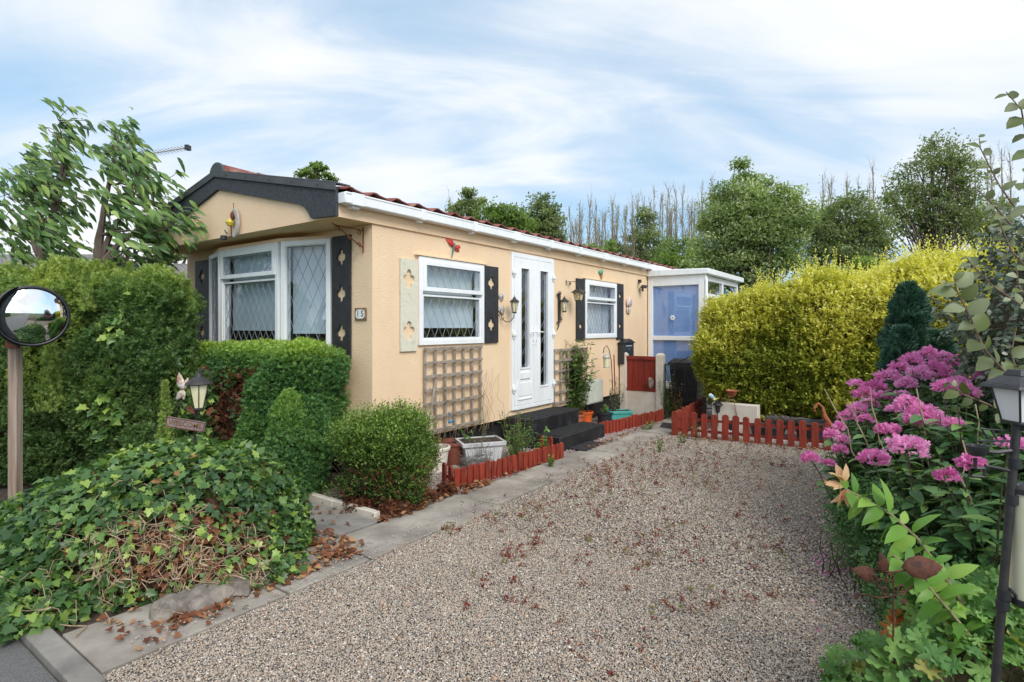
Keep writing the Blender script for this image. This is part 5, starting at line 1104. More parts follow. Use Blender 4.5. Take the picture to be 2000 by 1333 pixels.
Pw = np.array(Pw); o = tag(scatter('weeds', 'quad', Pw, np.array(Dw), rdir(len(Pw)), np.array(Sw_), L_weed, None, np.array(Rw)), 'small red and green weeds growing up through the gravel', 'weeds', None, 'stuff')
n = 5200; a_ = RNG.uniform(-2.7, 4.3, n); b_ = RNG.uniform(1.4, 4.3, n); P = C0 + UU*a_[:,None] + NV*b_[:,None]; P = np.column_stack([P, np.full(n, .019)]); kk = (vnoise(P, 1.3, 77) + .35*vnoise(P, 4, 78) > RNG.uniform(-.3, .9, n)) | (b_ < 1.55); P = P[kk]
tag(scatter('gravel_debris', 'quad', P, rdir(len(P))*np.array((1,1,.2)), nrm(rdir(len(P))*.5+np.array((0,0,1))), RNG.uniform(.006,.022,len(P)), L_dead), 'small brown bits of dry leaf and moss among the gravel', 'debris', None, 'stuff')
# green weeds by the edging
def tuft(name, label, p, n, h, spread, m, tpl='slim', size=.05, cat='plant', grp=None, up=.9, W=None):
    p = np.array(p, float); t = thing(name, label, cat, tuple(p), grp); mb = MB(); PP, DD = [], []
    for _ in range(max(4, n//22)):
        a = random.uniform(0, 6.28); r = random.uniform(.1, 1)*spread; q = p + np.array((r*math.cos(a), r*math.sin(a), h*random.uniform(.55, 1.1)))
        pts = vstem(mb, tuple(p+np.array((r*.25*math.cos(a), r*.25*math.sin(a), 0))), tuple(q), .003, .0015, .06, 5, 4)
        for _ in range(22):
            k = random.uniform(.15, 1)*3.99; i0 = int(k); c = pts[i0].lerp(pts[i0+1], k-i0); PP.append(tuple(c)); DD.append((random.gauss(0,1), random.gauss(0,1), random.uniform(-.2,1)*up))
    mb.build('stems', mat('green_stem', (0,0,0)), t); PP = np.array(PP); scatter('leaves', tpl, PP, np.array(DD), nrm(rdir(len(PP))*.5+np.array((0,0,1))), RNG.uniform(.5,1.2,len(PP))*size, m, t, None, W=W); return t
L_herb = leafmat('fresh_herb_leaf', [(0,(.07,.16,.03)),(.6,(.14,.27,.05)),(1,(.26,.40,.10))], .5, .3)
L_herb2 = leafmat('shrub_mid_leaf', [(0,(.05,.11,.03)),(.6,(.10,.19,.045)),(1,(.20,.30,.08))], .45, .25)
tuft('feathery_plant', 'feathery light green plant behind the red edging beside the black steps', gnd(1008,905), 900, .55, .26, L_herb, 'slim', .055)
tuft('young_sapling', 'leafy green seedling leaning over the red edging before the black steps', gnd(1062,905), 130, .38, .14, L_herb, 'lens', .06)
tuft('weed_tuft', 'green weed growing out under the red edging beside the rubber mat', gnd(1078,915), 150, .14, .12, L_herb, 'quad', .035)
tuft('weed_tuft', 'green weed against the far red edging near the cream post', gnd(1265,842), 110, .14, .12, L_herb, 'quad', .04)
tuft('weed_tuft', 'spiky green weed at the corner of the gravel before the picket fence', gnd(1288,885), 110, .2, .09, L_herb, 'slim', .04)
tuft('weed_tuft', 'green weed growing at the foot of the picket fence left part', gnd(1335,868), 60, .12, .08, L_herb, 'slim', .05)
tuft('bushy_plant', 'low green plant at the foot of the iron gate beside the cream post', gnd(1312,818), 200, .35, .2, L_herb, 'quad', .05)
tuft('reddish_plant', 'reddish brown rose-like plant standing before the iron gate', gnd(1325,822), 170, .62, .14, L_weed, 'quad', .055)
tuft('dark_climber', 'dark green climber on the iron gate beside the cream post', H(5.62,.92,0), 260, .85, .14, L_phlox, 'quad', .045)
tuft('leafy_weed', 'small green weed at the corner of the pale concrete edging', gnd(640,985), 70, .22, .10, L_herb, 'slim', .04)
tuft('dead_stalks', 'brown curled dead foliage at the near end of the red edging', gnd(875,968), 160, .12, .14, L_dead, 'quad', .03)
tuft('dead_stalks', 'dry brown stalk with leaves hanging on the picket fence', gnd(1360,862), 50, .30, .1, L_dead, 'quad', .035)
tuft('dry_grass', 'clump of pale dry grass behind the picket fence near the solar lamp', gnd(1425,838), 190, .55, .2, L_straw, 'slim', .12, 'grass')
tuft('dry_grass', 'spray of pale dry stems at the right end of the picket fence', gnd(1632,850), 200, .45, .25, L_straw, 'slim', .12, 'grass')
# ================================================================ pots
def pot(name, label, p, r0, r1, h, m, rim=.012, rimh=.03, soil=True, grp=None, flute=0, cat='pot'):
    t = thing(name, label, cat, tuple(p), grp); mb = MB(); x, y, z = p
    prof = [(r0,0),(r0+(r1-r0)*.85,h-rimh),(r1*.985+rim,h-rimh),(r1+rim,h-.004),(r1+rim-.004,h),(r1-.008,h),(r1-.014,h-.05),(0.001,h-.05)]
    mb.lathe((x,y,z), prof, 28, False); mb.build('body', m, t)
    mb = MB(); mb.lathe((x,y,z), [(.001,h-.045),(r1-.013,h-.045),(r1-.013,h-.048)], 20, False); mb.build('soil', m_soil, t); return t
def potsq(name, label, px, pw, ph_, ang, m, flutes=8):
    t = thing(name, label, 'pot', tuple(px)); ca, sa = math.cos(ang), math.sin(ang); M = lambda x, y, z: (px[0]+x*ca-y*sa, px[1]+x*sa+y*ca, px[2]+z); a, b, h = pw[0], pw[1], ph_
    mb = MB(M); mb.frust((0,0), a*.78, b*.78, a*.95, b*.95, 0, h-.035); mb.frust((0,0), a*1.06, b*1.06, a*1.08, b*1.08, h-.035, h-.001)
    n = flutes
    for i in range(n):
        u = -1+2*(i+.5)/n
        for sg in (-1, 1):
            x0, x1 = u*a*.74, u*a*.90; y0, y1 = sg*b*.78, sg*b*.95; mb.tube([(x0,y0,.02),(x1,y1,h-.06)], .012, 6); 
    mb.build('body', m, t, bevel=.008)
    mb = MB(M); mb.box(-a*.97,a*.97,-b*.97,b*.97,h-.0005,h+.001); mb.build('soil', m_soil, t); 
    mb = MB(M)
    for q in ((-a*1.08,-a*.97,-b*1.08,b*1.08),(a*.97,a*1.08,-b*1.08,b*1.08),(-a*.97,a*.97,-b*1.08,-b*.97),(-a*.97,a*.97,b*.97,b*1.08)): mb.box(q[0],q[1],q[2],q[3],h-.004,h+.014)
    mb.build('rim', m, t, bevel=.005); return t
pot('flower_pot', 'cream round flower pot behind the red edging, nearest the round shrub', gnd(852,921), .105, .142, .27, m_creampot)
pot('flower_pot', 'dark terracotta coloured pot just behind the cream pot', gnd(886,908), .12, .165, .27, m_brownpot)
potsq('planter', 'square grey fluted plastic planter under the larger trellis', gnd(938,908), (.235,.17), .27, R(20), m_greypot)
pot('flower_pot', 'red-brown terracotta pot holding the tall leafy shrub beside the steps', gnd(1122,835), .12, .150, .21, m_terra)
pot('flower_pot', 'bright orange plastic pot behind the terracotta pot', gnd(1143,828), .095, .12, .20, m_orange)
pot('flower_pot', 'small dark plastic pot between the orange pot and the teal trough', gnd(1181,828), .10, .125, .19, m_dpot)
potsq('planter', 'teal plastic trough planter before the red panel', gnd(1209,826), (.18,.11), .19, R(10), m_teal, 0)
pot('flower_pot', 'dark round tub behind the picket fence', gnd(1432,842), .13, .17, .18, m_dpot)
pot('flower_pot', 'black round tub behind the right part of the picket fence', gnd(1590,862), .2, .24, .26, m_dpot)
pot('flower_pot', 'shallow dark tub behind the middle of the picket fence', gnd(1500,852), .2, .24, .16, m_dpot)
rock(gnd(1178,842), (.1,.07,.05), 'pinkish rounded stone behind the far red edging')
rock(gnd(995,905), (.11,.08,.07), 'grey stone behind the red edging under the feathery plant')
rock(gnd(890,925), (.09,.08,.09), 'pale grey stone between the cream pot and the wire coil')
rock(gnd(1255,828), (.09,.07,.05), 'brown stone near the foot of the cream concrete post')
tuft('potted_shrub', 'tall thin leafy green shrub growing in the terracotta pot before the small trellis', (gnd(1120,835)[0], gnd(1120,835)[1], .17), 2100, 1.12, .36, L_herb2, 'lens', .085, 'shrub')
tuft('potted_plant', 'grey-green sprigs growing in the teal trough', (gnd(1200,826)[0], gnd(1200,826)[1], .17), 330, .55, .2, L_ela, 'slim', .06)
tuft('potted_plant', 'small green plant in the dark pot beside the teal trough', (gnd(1181,828)[0], gnd(1181,828)[1], .15), 110, .16, .11, L_herb, 'quad', .045)
tuft('potted_plant', 'withered plant in the cream round pot', (gnd(852,921)[0], gnd(852,921)[1], .22), 90, .16, .12, L_dead, 'slim', .04)
tuft('potted_plant', 'thin tall withered stalks in the square grey planter', (gnd(945,908)[0], gnd(945,908)[1], .25), 70, .62, .10, L_straw, 'slim', .025)
tuft('potted_plant', 'few green shoots in the square grey planter', (gnd(915,908)[0], gnd(915,908)[1], .25), 60, .14, .12, L_herb, 'slim', .045)
# wire coil
x, y, _ = gnd(930, 920); mb = MB()
for i in range(34):
    r = random.uniform(.09,.17); cz = .10+random.uniform(-.06,.05); tl = random.uniform(-.35,.35); t2 = random.uniform(-.3,.3); ph = random.uniform(0,6)
    mb.tube([(x+r*1.15*math.cos(a), y+r*.7*math.sin(a), cz+r*(tl*math.cos(a)+t2*math.sin(a))+.01*math.sin(3*a+ph)) for a in [2*math.pi*k/20 for k in range(21)]], .002, 4, False)
for i in range(12):
    p = (x+random.uniform(.02,.16), y+random.uniform(-.06,.06), .12); q = (p[0]+random.uniform(-.12,.1), p[1], random.uniform(.28,.42)); vstem(mb, p, q, .002, .002, .12, 6, 4)
tag(mb.build('wire_coil', m_wire), 'tangled coil of old chicken wire lying before the square grey planter', 'wire')
# ================================================================ trellises on the wall
def trellis(label, x0, x1, z0, z1, nh, nv, y=.03):
    t = thing('trellis', label, 'trellis', H((x0+x1)/2, y, z0)); mb = MB(H)
    for i in range(nv):
        x = x0+.02+(x1-x0-.04)*i/(nv-1); mb.box(x-.016, x+.016, y, y+.012, z0, z1)
    mb.build('uprights', m_trellis, t, jit=.002, bevel=.002); mb = MB(H)
    for i in range(nh):
        z = z0+.03+(z1-z0-.05)*i/(nh-1); mb.box(x0, x1, y+.0125, y+.027, z-.016, z+.016)
    mb.build('cross_slats', m_trellis, t, jit=.002, bevel=.002)
    return t
ts = sw(823.5,700)[0], sw(936,700)[0]
trellis('larger square grey wooden trellis on the wall under the near side window', ts[0], ts[1], sw(824,850)[1], sw(824,679)[1], 7, 7)
ts2 = sw(1077.5,700)[0], sw(1143,700)[0]
trellis('smaller grey wooden trellis on the wall right of the french door', ts2[0], ts2[1], sw(1078,792)[1], sw(1078,682)[1], 6, 6)
mb = MB(H)
for i in range(26):
    s = random.uniform(ts[0], ts[1]+.4); z = .3; pts = []
    for k in range(9): pts.append((s, random.uniform(.055,.10), z)); s += random.gauss(0,.045); z += random.uniform(.04,.13)
    mb.tube(pts, .0018, 4)
tag(mb.build('dry_climber', mat('dry_stem', (.22,.15,.09), (.35,.26,.17), rough=.9, scale=20)), 'thin dry stems of a dead climber on the larger trellis', 'climber')
mb = MB(H); a = sw(834,858,.25); b = sw(850,748,.10); mb.tube([H2 for H2 in [(a[0],.25,a[1]-.05),(b[0],.10,b[1])]], .013, 6)
tag(mb.build('wooden_stake', m_trellis), 'grey wooden stake leaning against the larger trellis', 'stake')
mb = MB(H); a = sw(876,828,.2); mb.tube([(a[0],.2,a[1]),(a[0]+.02,.2,a[1]+.10),(a[0]-.01,.2,a[1]+.13)], .006, 5); mb.tube([(a[0],.2,a[1]+.01),(a[0]+.09,.2,a[1]+.02)], .012, 6)
tag(mb.build('hose_fitting', mat('blue_plastic', (.02,.16,.30), rough=.5)), 'blue and black hose fitting in front of the larger trellis', 'hose fitting')
# ================================================================ things on the side wall
def wl(px, py): return sw(px, py)
def lantern(name, label, s, z, n, sc_=1.0, bracket=None, M0=H, cat='lantern', ghost=None, glass=m_lampglass, seg=6):
    t = thing(name, label, cat, M0(s, n, z)); M = lambda x, y, zz: M0(s+x*sc_, n+y*sc_, z+zz*sc_)
    mb = MB(M); mb.lathe((0,0,0), [(.03,-.10),(.062,.055)], seg, True); mb.build('glass', glass, t, smooth=False)
    mb = MB(M)
    for k in range(seg):
        a = 2*math.pi*k/seg; mb.tube([(.031*math.cos(a), .031*math.sin(a), -.10), (.064*math.cos(a), .064*math.sin(a), .057)], .004, 4)
    mb.lathe((0,0,0), [(.02,-.125),(.036,-.115),(.036,-.10)], seg); mb.lathe((0,0,0), [(.066,.055),(.066,.062)], seg); mb.build('cage', m_iron, t)
    mb = MB(M); mb.lathe((0,0,0), [(.085,.062),(.078,.072),(.04,.105),(.028,.11),(.022,.135),(.008,.14),(.006,.165),(.001,.17)], seg*2); mb.build('roof', m_iron, t)
    if bracket: 
        mb = MB(M0); bracket(mb); mb.build('bracket', m_iron, t)
    return t
s, z = wl(985, 598)
def brk(mb):
    mb.tube([(s+.13,.03,z-.22),(s+.13,.03,z+.02)], .008, 6) if 0 else None
    mb.tube([(s-.10,.03,z-.16),(s-.05,.06,z-.21),(s+.0,.10,z-.20),(s+.03,.13,z-.15),(s+.02,.14,z-.11)], .006, 6); mb.tube([(s-.17,.012,z-.14),(s-.11,.02,z-.10),(s-.10,.03,z-.16)], .005, 5)
    for k in range(7): mb.tube([(s-.10+.03*math.cos(k),.03,z-.15+.03*math.sin(k)), (s-.10+.05*math.cos(k),.035,z-.15+.05*math.sin(k))], .004, 4)
lantern('wall_lantern', 'black wall lantern with cream glass left of the french door, with silver leaf ornament', s+.03, z, .14, .8, brk)
bf = thing('butterfly_ornament', 'grey metal butterfly and leaf ornament beside the lantern left of the door', 'ornament', H(*sw(975,583), 0)[:3] if 0 else H(sw(975,583)[0], .02, sw(975,583)[1]))
def wings(t, M, cx, cz, sc_, m, angs, tplW=1.4, L=(.1,.1,.075,.075), name='wing', y=.015, tpl='wide'):
    for a, l in zip(angs, L):
        p0 = np.array(M(cx, y, cz)); p1 = np.array(M(cx+math.cos(a), y+.25, cz+math.sin(a))); nn = np.array(M(cx, y+1, cz))-p0
        o = scatter(name, tpl, np.array([p0]), np.array([p1-p0]), np.array([nn]), [l*sc_], m, t, [.5], W=[tplW]); mo = o.modifiers.new('s', 'SOLIDIFY'); mo.thickness = .003
q = sw(976,583); wings(bf, H, q[0], q[1], .75, m_silver, (.6,1.4,2.2,-.5)); q = sw(978,606); wings(bf, H, q[0], q[1], .8, m_silver, (.2,1.1,2.4,3.2,-1.0), L=(.09,.09,.08,.08,.09), name='leaf')
s2_, z2_ = wl(1091, 597)
def brk2(mb):
    mb.tube([(s2_,.01,z2_-.2),(s2_-.02,.02,z2_-.30),(s2_-.07,.02,z2_-.36)], .008, 6); scroll(mb, (s2_+.02,.02,z2_-.22), .05, 1, .006); scroll(mb, (s2_-.04,.02,z2_-.27), .04, -1, .006); scroll(mb, (s2_+.0,.02,z2_+.17), .045, 1, .006); scroll(mb, (s2_-.05,.02,z2_+.14), .04, -1, .005)
    mb.box(s2_-.03, s2_+.03, .002, .02, z2_-.22, z2_+.18)
lantern('wall_lantern', 'ornate black wall lantern with scrolls right of the french door', s2_, z2_, .10, .85, brk2)
s3, z3 = sw(1130, 577, .2)
t = thing('hanging_lantern', 'square black and amber lantern hanging from a scroll bracket over the left shutter', 'lantern', H(s3, .2, z3))
m_amber = mat('amber_mottled_glass', (.55,.30,.06), (.78,.66,.42), rough=.3, scale=14, c3=(.10,.05,.02))
M3 = lambda x, y, z: H(s3+x*.75, .2+y*.75, z3+z*.75)
mb = MB(M3); mb.frust((0,0), .052,.052,.075,.075,-.10,.05); mb.build('glass', m_amber, t, smooth=False)
mb = MB(M3); mb.frust((0,0), .056,.056,.056,.056,-.115,-.10); mb.frust((0,0), .12,.12,.05,.05,.05,.115); mb.frust((0,0), .04,.04,.03,.03,.115,.135); 
for a in (-1,1):
    for b in (-1,1): mb.tube([(a*.053,b*.053,-.10),(a*.077,b*.077,.05)], .006, 4)
mb.tube([(0,0,.135),(0,0,.18)], .006, 5); mb.build('frame', m_iron, t)
q = sw(1105,551); mb = MB(H); mb.tube([(q[0],.01,q[1]-.05),(q[0],.01,q[1]+.03)], .006, 5); mb.tube([(q[0],.01,q[1]),(q[0]+.12,.09,q[1]+.01),(s3,.2,z3+.14)], .005, 5); scroll(mb, (q[0]+.06,.04,q[1]-.03), .03, 1); mb.build('bracket', m_iron, t)
# dragonfly over the first window
q = sw(883,486); t = thing('dragonfly_ornament', 'red metal dragonfly fixed to the wall above the near side window', 'ornament', H(q[0], .01, q[1]))
m_rw = mat('red_wing_metal', (.55,.03,.03), (.75,.08,.06), rough=.4, scale=18)
wings(t, H, q[0], q[1]+.02, 1.0, m_rw, (2.5,2.0,.12,-.30), .8, (.15,.16,.17,.15), tpl='long'); mb = MB(H); mb.tube([(q[0]+.02,.02,q[1]+.06),(q[0]+.005,.025,q[1]+.02),(q[0]-.03,.02,q[1]-.12)], [.012,.012,.004], 7); mb.build('body', mat('green_body_metal', (.02,.18,.15), rough=.5), t)
q = sw(1172,536); t = thing('bee_ornament', 'small green and yellow winged ornament above the far window', 'ornament', H(q[0], .01, q[1]))
wings(t, H, q[0], q[1], .9, mat('green_wing_metal', (.10,.45,.30), rough=.5), (2.5,.9), 1.0, (.11,.12)); mb = MB(H); mb.tube([(q[0],.02,q[1]+.03),(q[0]+.01,.025,q[1]-.02),(q[0]+.02,.02,q[1]-.10)], [.015,.022,.006], 7); mb.build('body', mat('yellow_body_metal', (.45,.35,.10), (.1,.06,.02), rough=.5, scale=30), t)
q = sw(1225,600); t = thing('butterfly_ornament', 'large white and pink metal butterfly on the wall right of the far window', 'ornament', H(q[0], .01, q[1]))
wings(t, H, q[0], q[1], 1.0, mat('pale_pink_metal', (.66,.50,.48), (.80,.72,.70), rough=.5, scale=20), (1.9,1.1,-1.9,-1.2), 1.3, (.17,.22,.13,.15)); mb = MB(H); mb.tube([(q[0],.02,q[1]+.08),(q[0],.025,q[1]-.08)], .008, 6); mb.build('body', m_rust, t)
q = sw(1247,560); t = thing('security_light', 'small black solar security light with cable high on the far wall', 'light', H(q[0], .02, q[1]))
mb = MB(H); mb.box(q[0]-.03,q[0]+.03,.002,.05,q[1]+.07,q[1]+.13); mb.tube([(q[0]-.03,.01,q[1]+.09),(q[0]-.08,.015,q[1]+.0),(q[0]-.02,.03,q[1]-.10),(q[0]+.02,.05,q[1]-.05)], .004, 5); mb.build('bracket', m_black, t)
mb = MB(H); mb.add([(q[0]-.03,.05,q[1]-.03),(q[0]+.09,.03,q[1]+.02),(q[0]+.09,.15,q[1]+.0),(q[0]-.03,.17,q[1]-.05),(q[0]-.03,.05,q[1]-.01),(q[0]+.09,.03,q[1]+.04),(q[0]+.09,.15,q[1]+.02),(q[0]-.03,.17,q[1]-.03)], [(3,2,1,0),(4,5,6,7),(0,1,5,4),(1,2,6,5),(2,3,7,6),(3,0,4,7)]); mb.tube([(q[0]+.0,.08,q[1]-.03),(q[0],.09,q[1]-.10)], .02, 8); mb.build('lamp_head', m_black, t, bevel=.004)
# letter box
s0_, s1_ = sw(1212,680,.06)[0], sw(1232,680,.06)[0]; zt, zb = sw(1222,664,.06)[1], sw(1222,700,.06)[1]
t = thing('letter_box', 'black house-shaped letter box on the wall above the red panel', 'letter box', H((s0_+s1_)/2, .06, zb)); w_ = (s1_-s0_)
mb = MB(lambda x, y, z: H(s0_+x, y, zb+z)); h_ = zt-zb
mb.box(0, w_, .004, .12, -.10, h_-.06); mb.build('body', m_black, t, bevel=.005)
mb = MB(lambda x, y, z: H(s0_+x, y, zb+z)); mb.plate([(-.025,h_-.06),(w_+.025,h_-.06),(w_*.5,h_+.02)], [], .002, .15); mb.build('roof', m_black, t, smooth=False)
mb = MB(lambda x, y, z: H(s0_+x, y, zb+z)); mb.box(w_*.2,w_*.8,.1202,.126,h_-.12,h_-.10); mb.lathe((w_*.5,.122,h_*.5), [(.001,-.007),(.008,-.006),(.008,.006),(.001,.007)], 8); mb.build('slot_and_lock', m_silver, t)
# meter box
s0_, s1_ = sw(1146,760,.12)[0], sw(1176,760,.12)[0]; t = thing('meter_box', 'pale grey-green metal cabinet on the wall above the dark pot', 'cabinet', H((s0_+s1_)/2, .1, .42)); z0_, z1_ = sw(1160,788,.12)[1], sw(1160,743,.12)[1]
mb = MB(H); mb.box(s0_, s1_, .004, .14, z0_, z1_); mb.build('cabinet', m_cream, t, bevel=.01); mb = MB(H); mb.box(s0_+.02, s1_-.02, .1402, .148, z0_+.02, z1_-.02); mb.build('door', m_cream, t, bevel=.004); mb = MB(H); mb.tube([(s0_+.1,.07,.0),(s0_+.1,.07,z0_)], .018, 8); mb.build('pipe', m_black, t)
# shepherd crook with bird lantern, red cane
a = gnd(1199, 828); t = thing('shepherd_crook', 'thin dark shepherd crook pole holding a hanging feeder before the red panel', 'hook', a); Y_ = a[1]
mb = MB(); mb.tube([a, pix(1197,760,Y_), pix(1194,705,Y_), pix(1190,685,Y_), pix(1185,675,Y_), pix(1180,680,Y_), pix(1178,690,Y_)], .007, 6); mb.build('pole', m_iron, t)
c_ = pix(1184,706,Y_); t = thing('bird_feeder', 'small silver and glass feeder hanging from the dark crook', 'feeder', c_)
mb = MB(); mb.lathe(c_, [(.045,-.09),(.05,.05)], 12); mb.build('jar', m_lampglass, t); mb = MB(); mb.lathe(c_, [(.06,.05),(.062,.065),(.03,.10),(.004,.12)], 12); mb.lathe(c_, [(.055,-.105),(.055,-.09)], 12); mb.tube([(c_[0]-.05,c_[1],c_[2]+.06),(c_[0]-.04,c_[1],c_[2]+.14),(c_[0],c_[1],c_[2]+.17),(c_[0]+.04,c_[1],c_[2]+.14),(c_[0]+.05,c_[1],c_[2]+.06)], .004, 5); mb.build('cap', m_silver, t)
a = gnd(1203, 824); mb = MB(); mb.tube([a, pix(1199,693,a[1])], .010, 6); tag(mb.build('garden_cane', m_red), 'thin red cane standing beside the dark crook', 'cane')
# ================================================================ things on the front wall
q = fw(706,614,0); t = thing('house_number', 'white ceramic tile with the number 15 and a patterned border on the front wall', 'house number', PF(q[0], .01, q[1])); PX, PZ = q
m_tileb = mat('patterned_tile_border', (.05,.04,.05), (.35,.22,.10), rough=.35, scale=60); m_tilew = mat('white_ceramic', (.80,.80,.78), rough=.25)
mb = MB(PF); mb.box(PX-.085, PX+.085, .002, .016, PZ-.062, PZ+.062); mb.build('border', m_tileb, t, bevel=.003)
mb = MB(PF); mb.plate([(PX+.066*math.copysign(abs(math.cos(a))**.6, math.cos(a)), PZ+.046*math.copysign(abs(math.sin(a))**.6, math.sin(a))) for a in [2*math.pi*(k+.5)/28 for k in range(28)]], [], .0162, .019); mb.build('plate', m_tilew, t, smooth=False)
def text(body, size, M, cx, cz, y, m, parent, name, rot=0):
    cu = bpy.data.curves.new('t', 'FONT'); cu.body = body; cu.size = size; cu.align_x = 'CENTER'; cu.align_y = 'CENTER'; cu.extrude = .0; cu.offset = size*.012
    o = bpy.data.objects.new('t', cu); COL.objects.link(o); dg = bpy.context.evaluated_depsgraph_get(); me = bpy.data.meshes.new_from_object(o.evaluated_get(dg)); o0 = wloc(parent)
    cr, sr = math.cos(rot), math.sin(rot)
    for v in me.vertices:
        x, z = v.co.x*cr-v.co.y*sr, v.co.x*sr+v.co.y*cr; p = M(cx+x, y, cz+z); v.co = Vector(p)-o0
    bpy.data.objects.remove(o); me.name = name; return link_mesh(name, me, m, parent)
text('1 5', .085, PF, PX, PZ+.002, .0198, m_black, t, 'digits')
# iron hanging basket bracket
q = fw(711,450,0); r_ = fw(668,452,0); t = thing('basket_bracket', 'empty rusty iron hanging basket bracket beside the front window shutter', 'bracket', PF(q[0], .01, q[1]))
zq, zl = fw(711,445)[1], fw(711,494)[1]
mb = MB(PF); mb.tube([(q[0],.012,zl),(q[0],.012,zq)], .007, 6); mb.tube([(q[0],.012,zq-.03),(q[0]-.02,.33,zq-.02),(q[0]-.03,.36,zq+.0)], .006, 6); mb.tube([(q[0],.012,zl+.05),(q[0]-.01,.15,(zq+zl)/2),(q[0]-.02,.30,zq-.03)], .006, 6)
for (yy, zz_, r) in ((.30,zq-.05,.03),(.05,zl+.07,.03),(.05,zq-.06,.03),(.17,(zq+zl)/2,.022)): mb.tube([(q[0]-.01, yy+r*math.cos(a)*(1-a/9), zz_+r*math.sin(a)*(1-a/9)) for a in [k*.45 for k in range(16)]], .005, 5)
mb.build('scroll', m_rust, t)
# moon and bird ornament on the gable
q = fw(463,437,-.43); t = thing('moon_ornament', 'silver crescent moon ornament with yellow ball and bird on the gable', 'ornament', PF(q[0], .44, q[1])); MX, MZ = q
mo_ = []
for k in range(15): a = -1.45+2.9*k/14; mo_.append((MX-.0+.10*math.cos(a)-.0, MZ+.16*math.sin(a)))
for k in range(15): a = 1.45-2.9*k/14; mo_.append((MX-.035+.085*math.cos(a), MZ+.14*math.sin(a)))
mb = MB(PF); mb.plate(mo_, [], .455, .475); mb.build('crescent', m_silver, t, smooth=False)
mb = MB(PF); mb.lathe((MX-.055,.48,MZ+.01), [(.001,-.045),(.03,-.035),(.045,0),(.03,.035),(.001,.045)], 12); mb.build('ball', mat('yellow_glass_ball', (.60,.48,.05), rough=.2), t)
mb = MB(PF); mb.tube([(MX-.05,.47,MZ-.03),(MX-.04,.47,MZ-.10),(MX-.05,.47,MZ-.15)], .007, 5); mb.lathe((MX-.01,.47,MZ+.08), [(.001,-.05),(.028,-.02),(.03,.02),(.012,.05),(.001,.06)], 8); mb.tube([(MX+.0,.47,MZ+.16),(MX+.0,.47,MZ+.22)], .004, 5); mb.build('bird', m_rust, t)
q = fw(444,462,-.43); mb = MB(PF); mb.lathe((q[0],.47,q[1]-.02), [(.001,-.03),(.035,-.02),(.035,.02),(.001,.03)], 12); mb.tube([(q[0],.435,q[1]+.03),(q[0]+.02,.47,q[1]+.06),(q[0]+.05,.47,q[1]+.03)], .006, 6); tag(mb.build('spot_lamp', m_black), 'small black lamp under the moon ornament on the gable edge', 'lamp')
# ================================================================ traffic mirror
MY = 4.75; mc = Vector(pix(63, 618, MY)); bp_ = Vector((mc.x-.14, mc.y+.10, 0))
t = thing('traffic_mirror', 'round convex mirror with black rim on a square wooden post before the tall hedge', 'mirror', tuple(bp_))
fx = Vector((.80,-.66,-.07)).normalized(); rx = Vector((0,0,1)).cross(fx).normalized(); ux = fx.cross(rx)
MM = lambda x, y, z: tuple(mc + rx*x + ux*y + fx*z)      # z towards the viewer
mr = .238; mb = MB(MM); mb.lathe((0,0,0), [(mr*math.sin(a*.5)/math.sin(.5), .012+mr/math.sin(.5)*(math.cos(a*.5)-math.cos(.5))*1.0) for a in [k/14 for k in range(14,-1,-1)]][:-1]+[(.001,.012+mr/math.sin(.5)*(1-math.cos(.5)))], 48, False)
m_mir = mat('mirror_silver', (.86,.88,.90), rough=.03, metal=1); mb.build('glass', m_mir, t, ang=80)
mb = MB(MM); mb.lathe((0,0,0), [(mr-.01,-.03),(mr+.015,-.03),(mr+.022,-.01),(mr+.020,.015),(mr+.006,.026),(mr-.004,.022)], 48, False); mb.lathe((0,0,-.03), [(.001,-.04),(mr*.5,-.035),(mr,0)], 32, False); mb.build('rim', m_black, t)
mb = MB(MM); ns = 24; vs = []
for k in range(ns+1):
    a = math.pi*(.62+.78*k/ns); d_ = .15*math.sin(math.pi*k/ns)**.5
    vs += [((mr+.022)*math.cos(a), (mr+.022)*math.sin(a), -.02), ((mr+.03)*math.cos(a), (mr+.03)*math.sin(a), .02+d_)]
mb.add(vs, [(2*k, 2*k+1, 2*k+3, 2*k+2) for k in range(ns)]); o = mb.build('hood', m_black, t); o.modifiers.new('s', 'SOLIDIFY').thickness = .004
pc = pix(27, 800, MY+.08)[0]
mb = MB(); mb.box(pc-.038, pc+.038, MY+.06, MY+.13, 0, mc.z-.19); mb.build('post', m_post, t, bevel=.006)
mb = MB(); mb.box(pc-.03, pc+.07, MY+.03, MY+.06, mc.z-.27, mc.z-.02); mb.build('clamp', m_rust, t)
# ================================================================ welcome sign and lantern in the ivy
LY = 3.85; lp_ = pix(388, 768, LY)
def brk4(mb):
    P_ = lambda a, b, d=0: pix(a, b, LY+d)
    mb.tube([P_(383,900,.02), P_(381,850,.02), P_(383,820,.02), P_(384,800,.01)], .007, 6)
    mb.tube([P_(385,815), P_(393,795), P_(397,770,.03), P_(408,752,.03), P_(413,738,.03), P_(407,725,.02), P_(394,722,.01), P_(388,732,0)], .005, 6)
    mb.tube([P_(372,800), P_(355,798), P_(348,788), P_(352,777), P_(360,782)], .004, 5); mb.tube([P_(384,815), P_(398,810), P_(410,806)], .0035, 5); mb.tube([P_(384,815), P_(372,806)], .0035, 5)
t = lantern('garden_lantern', 'black garden lantern with cream glass on a scroll stake above the WELCOME board', lp_[0], lp_[2]+.0, lp_[1], 1.0, brk4, lambda x, y, z: (x, y, z), seg=6)
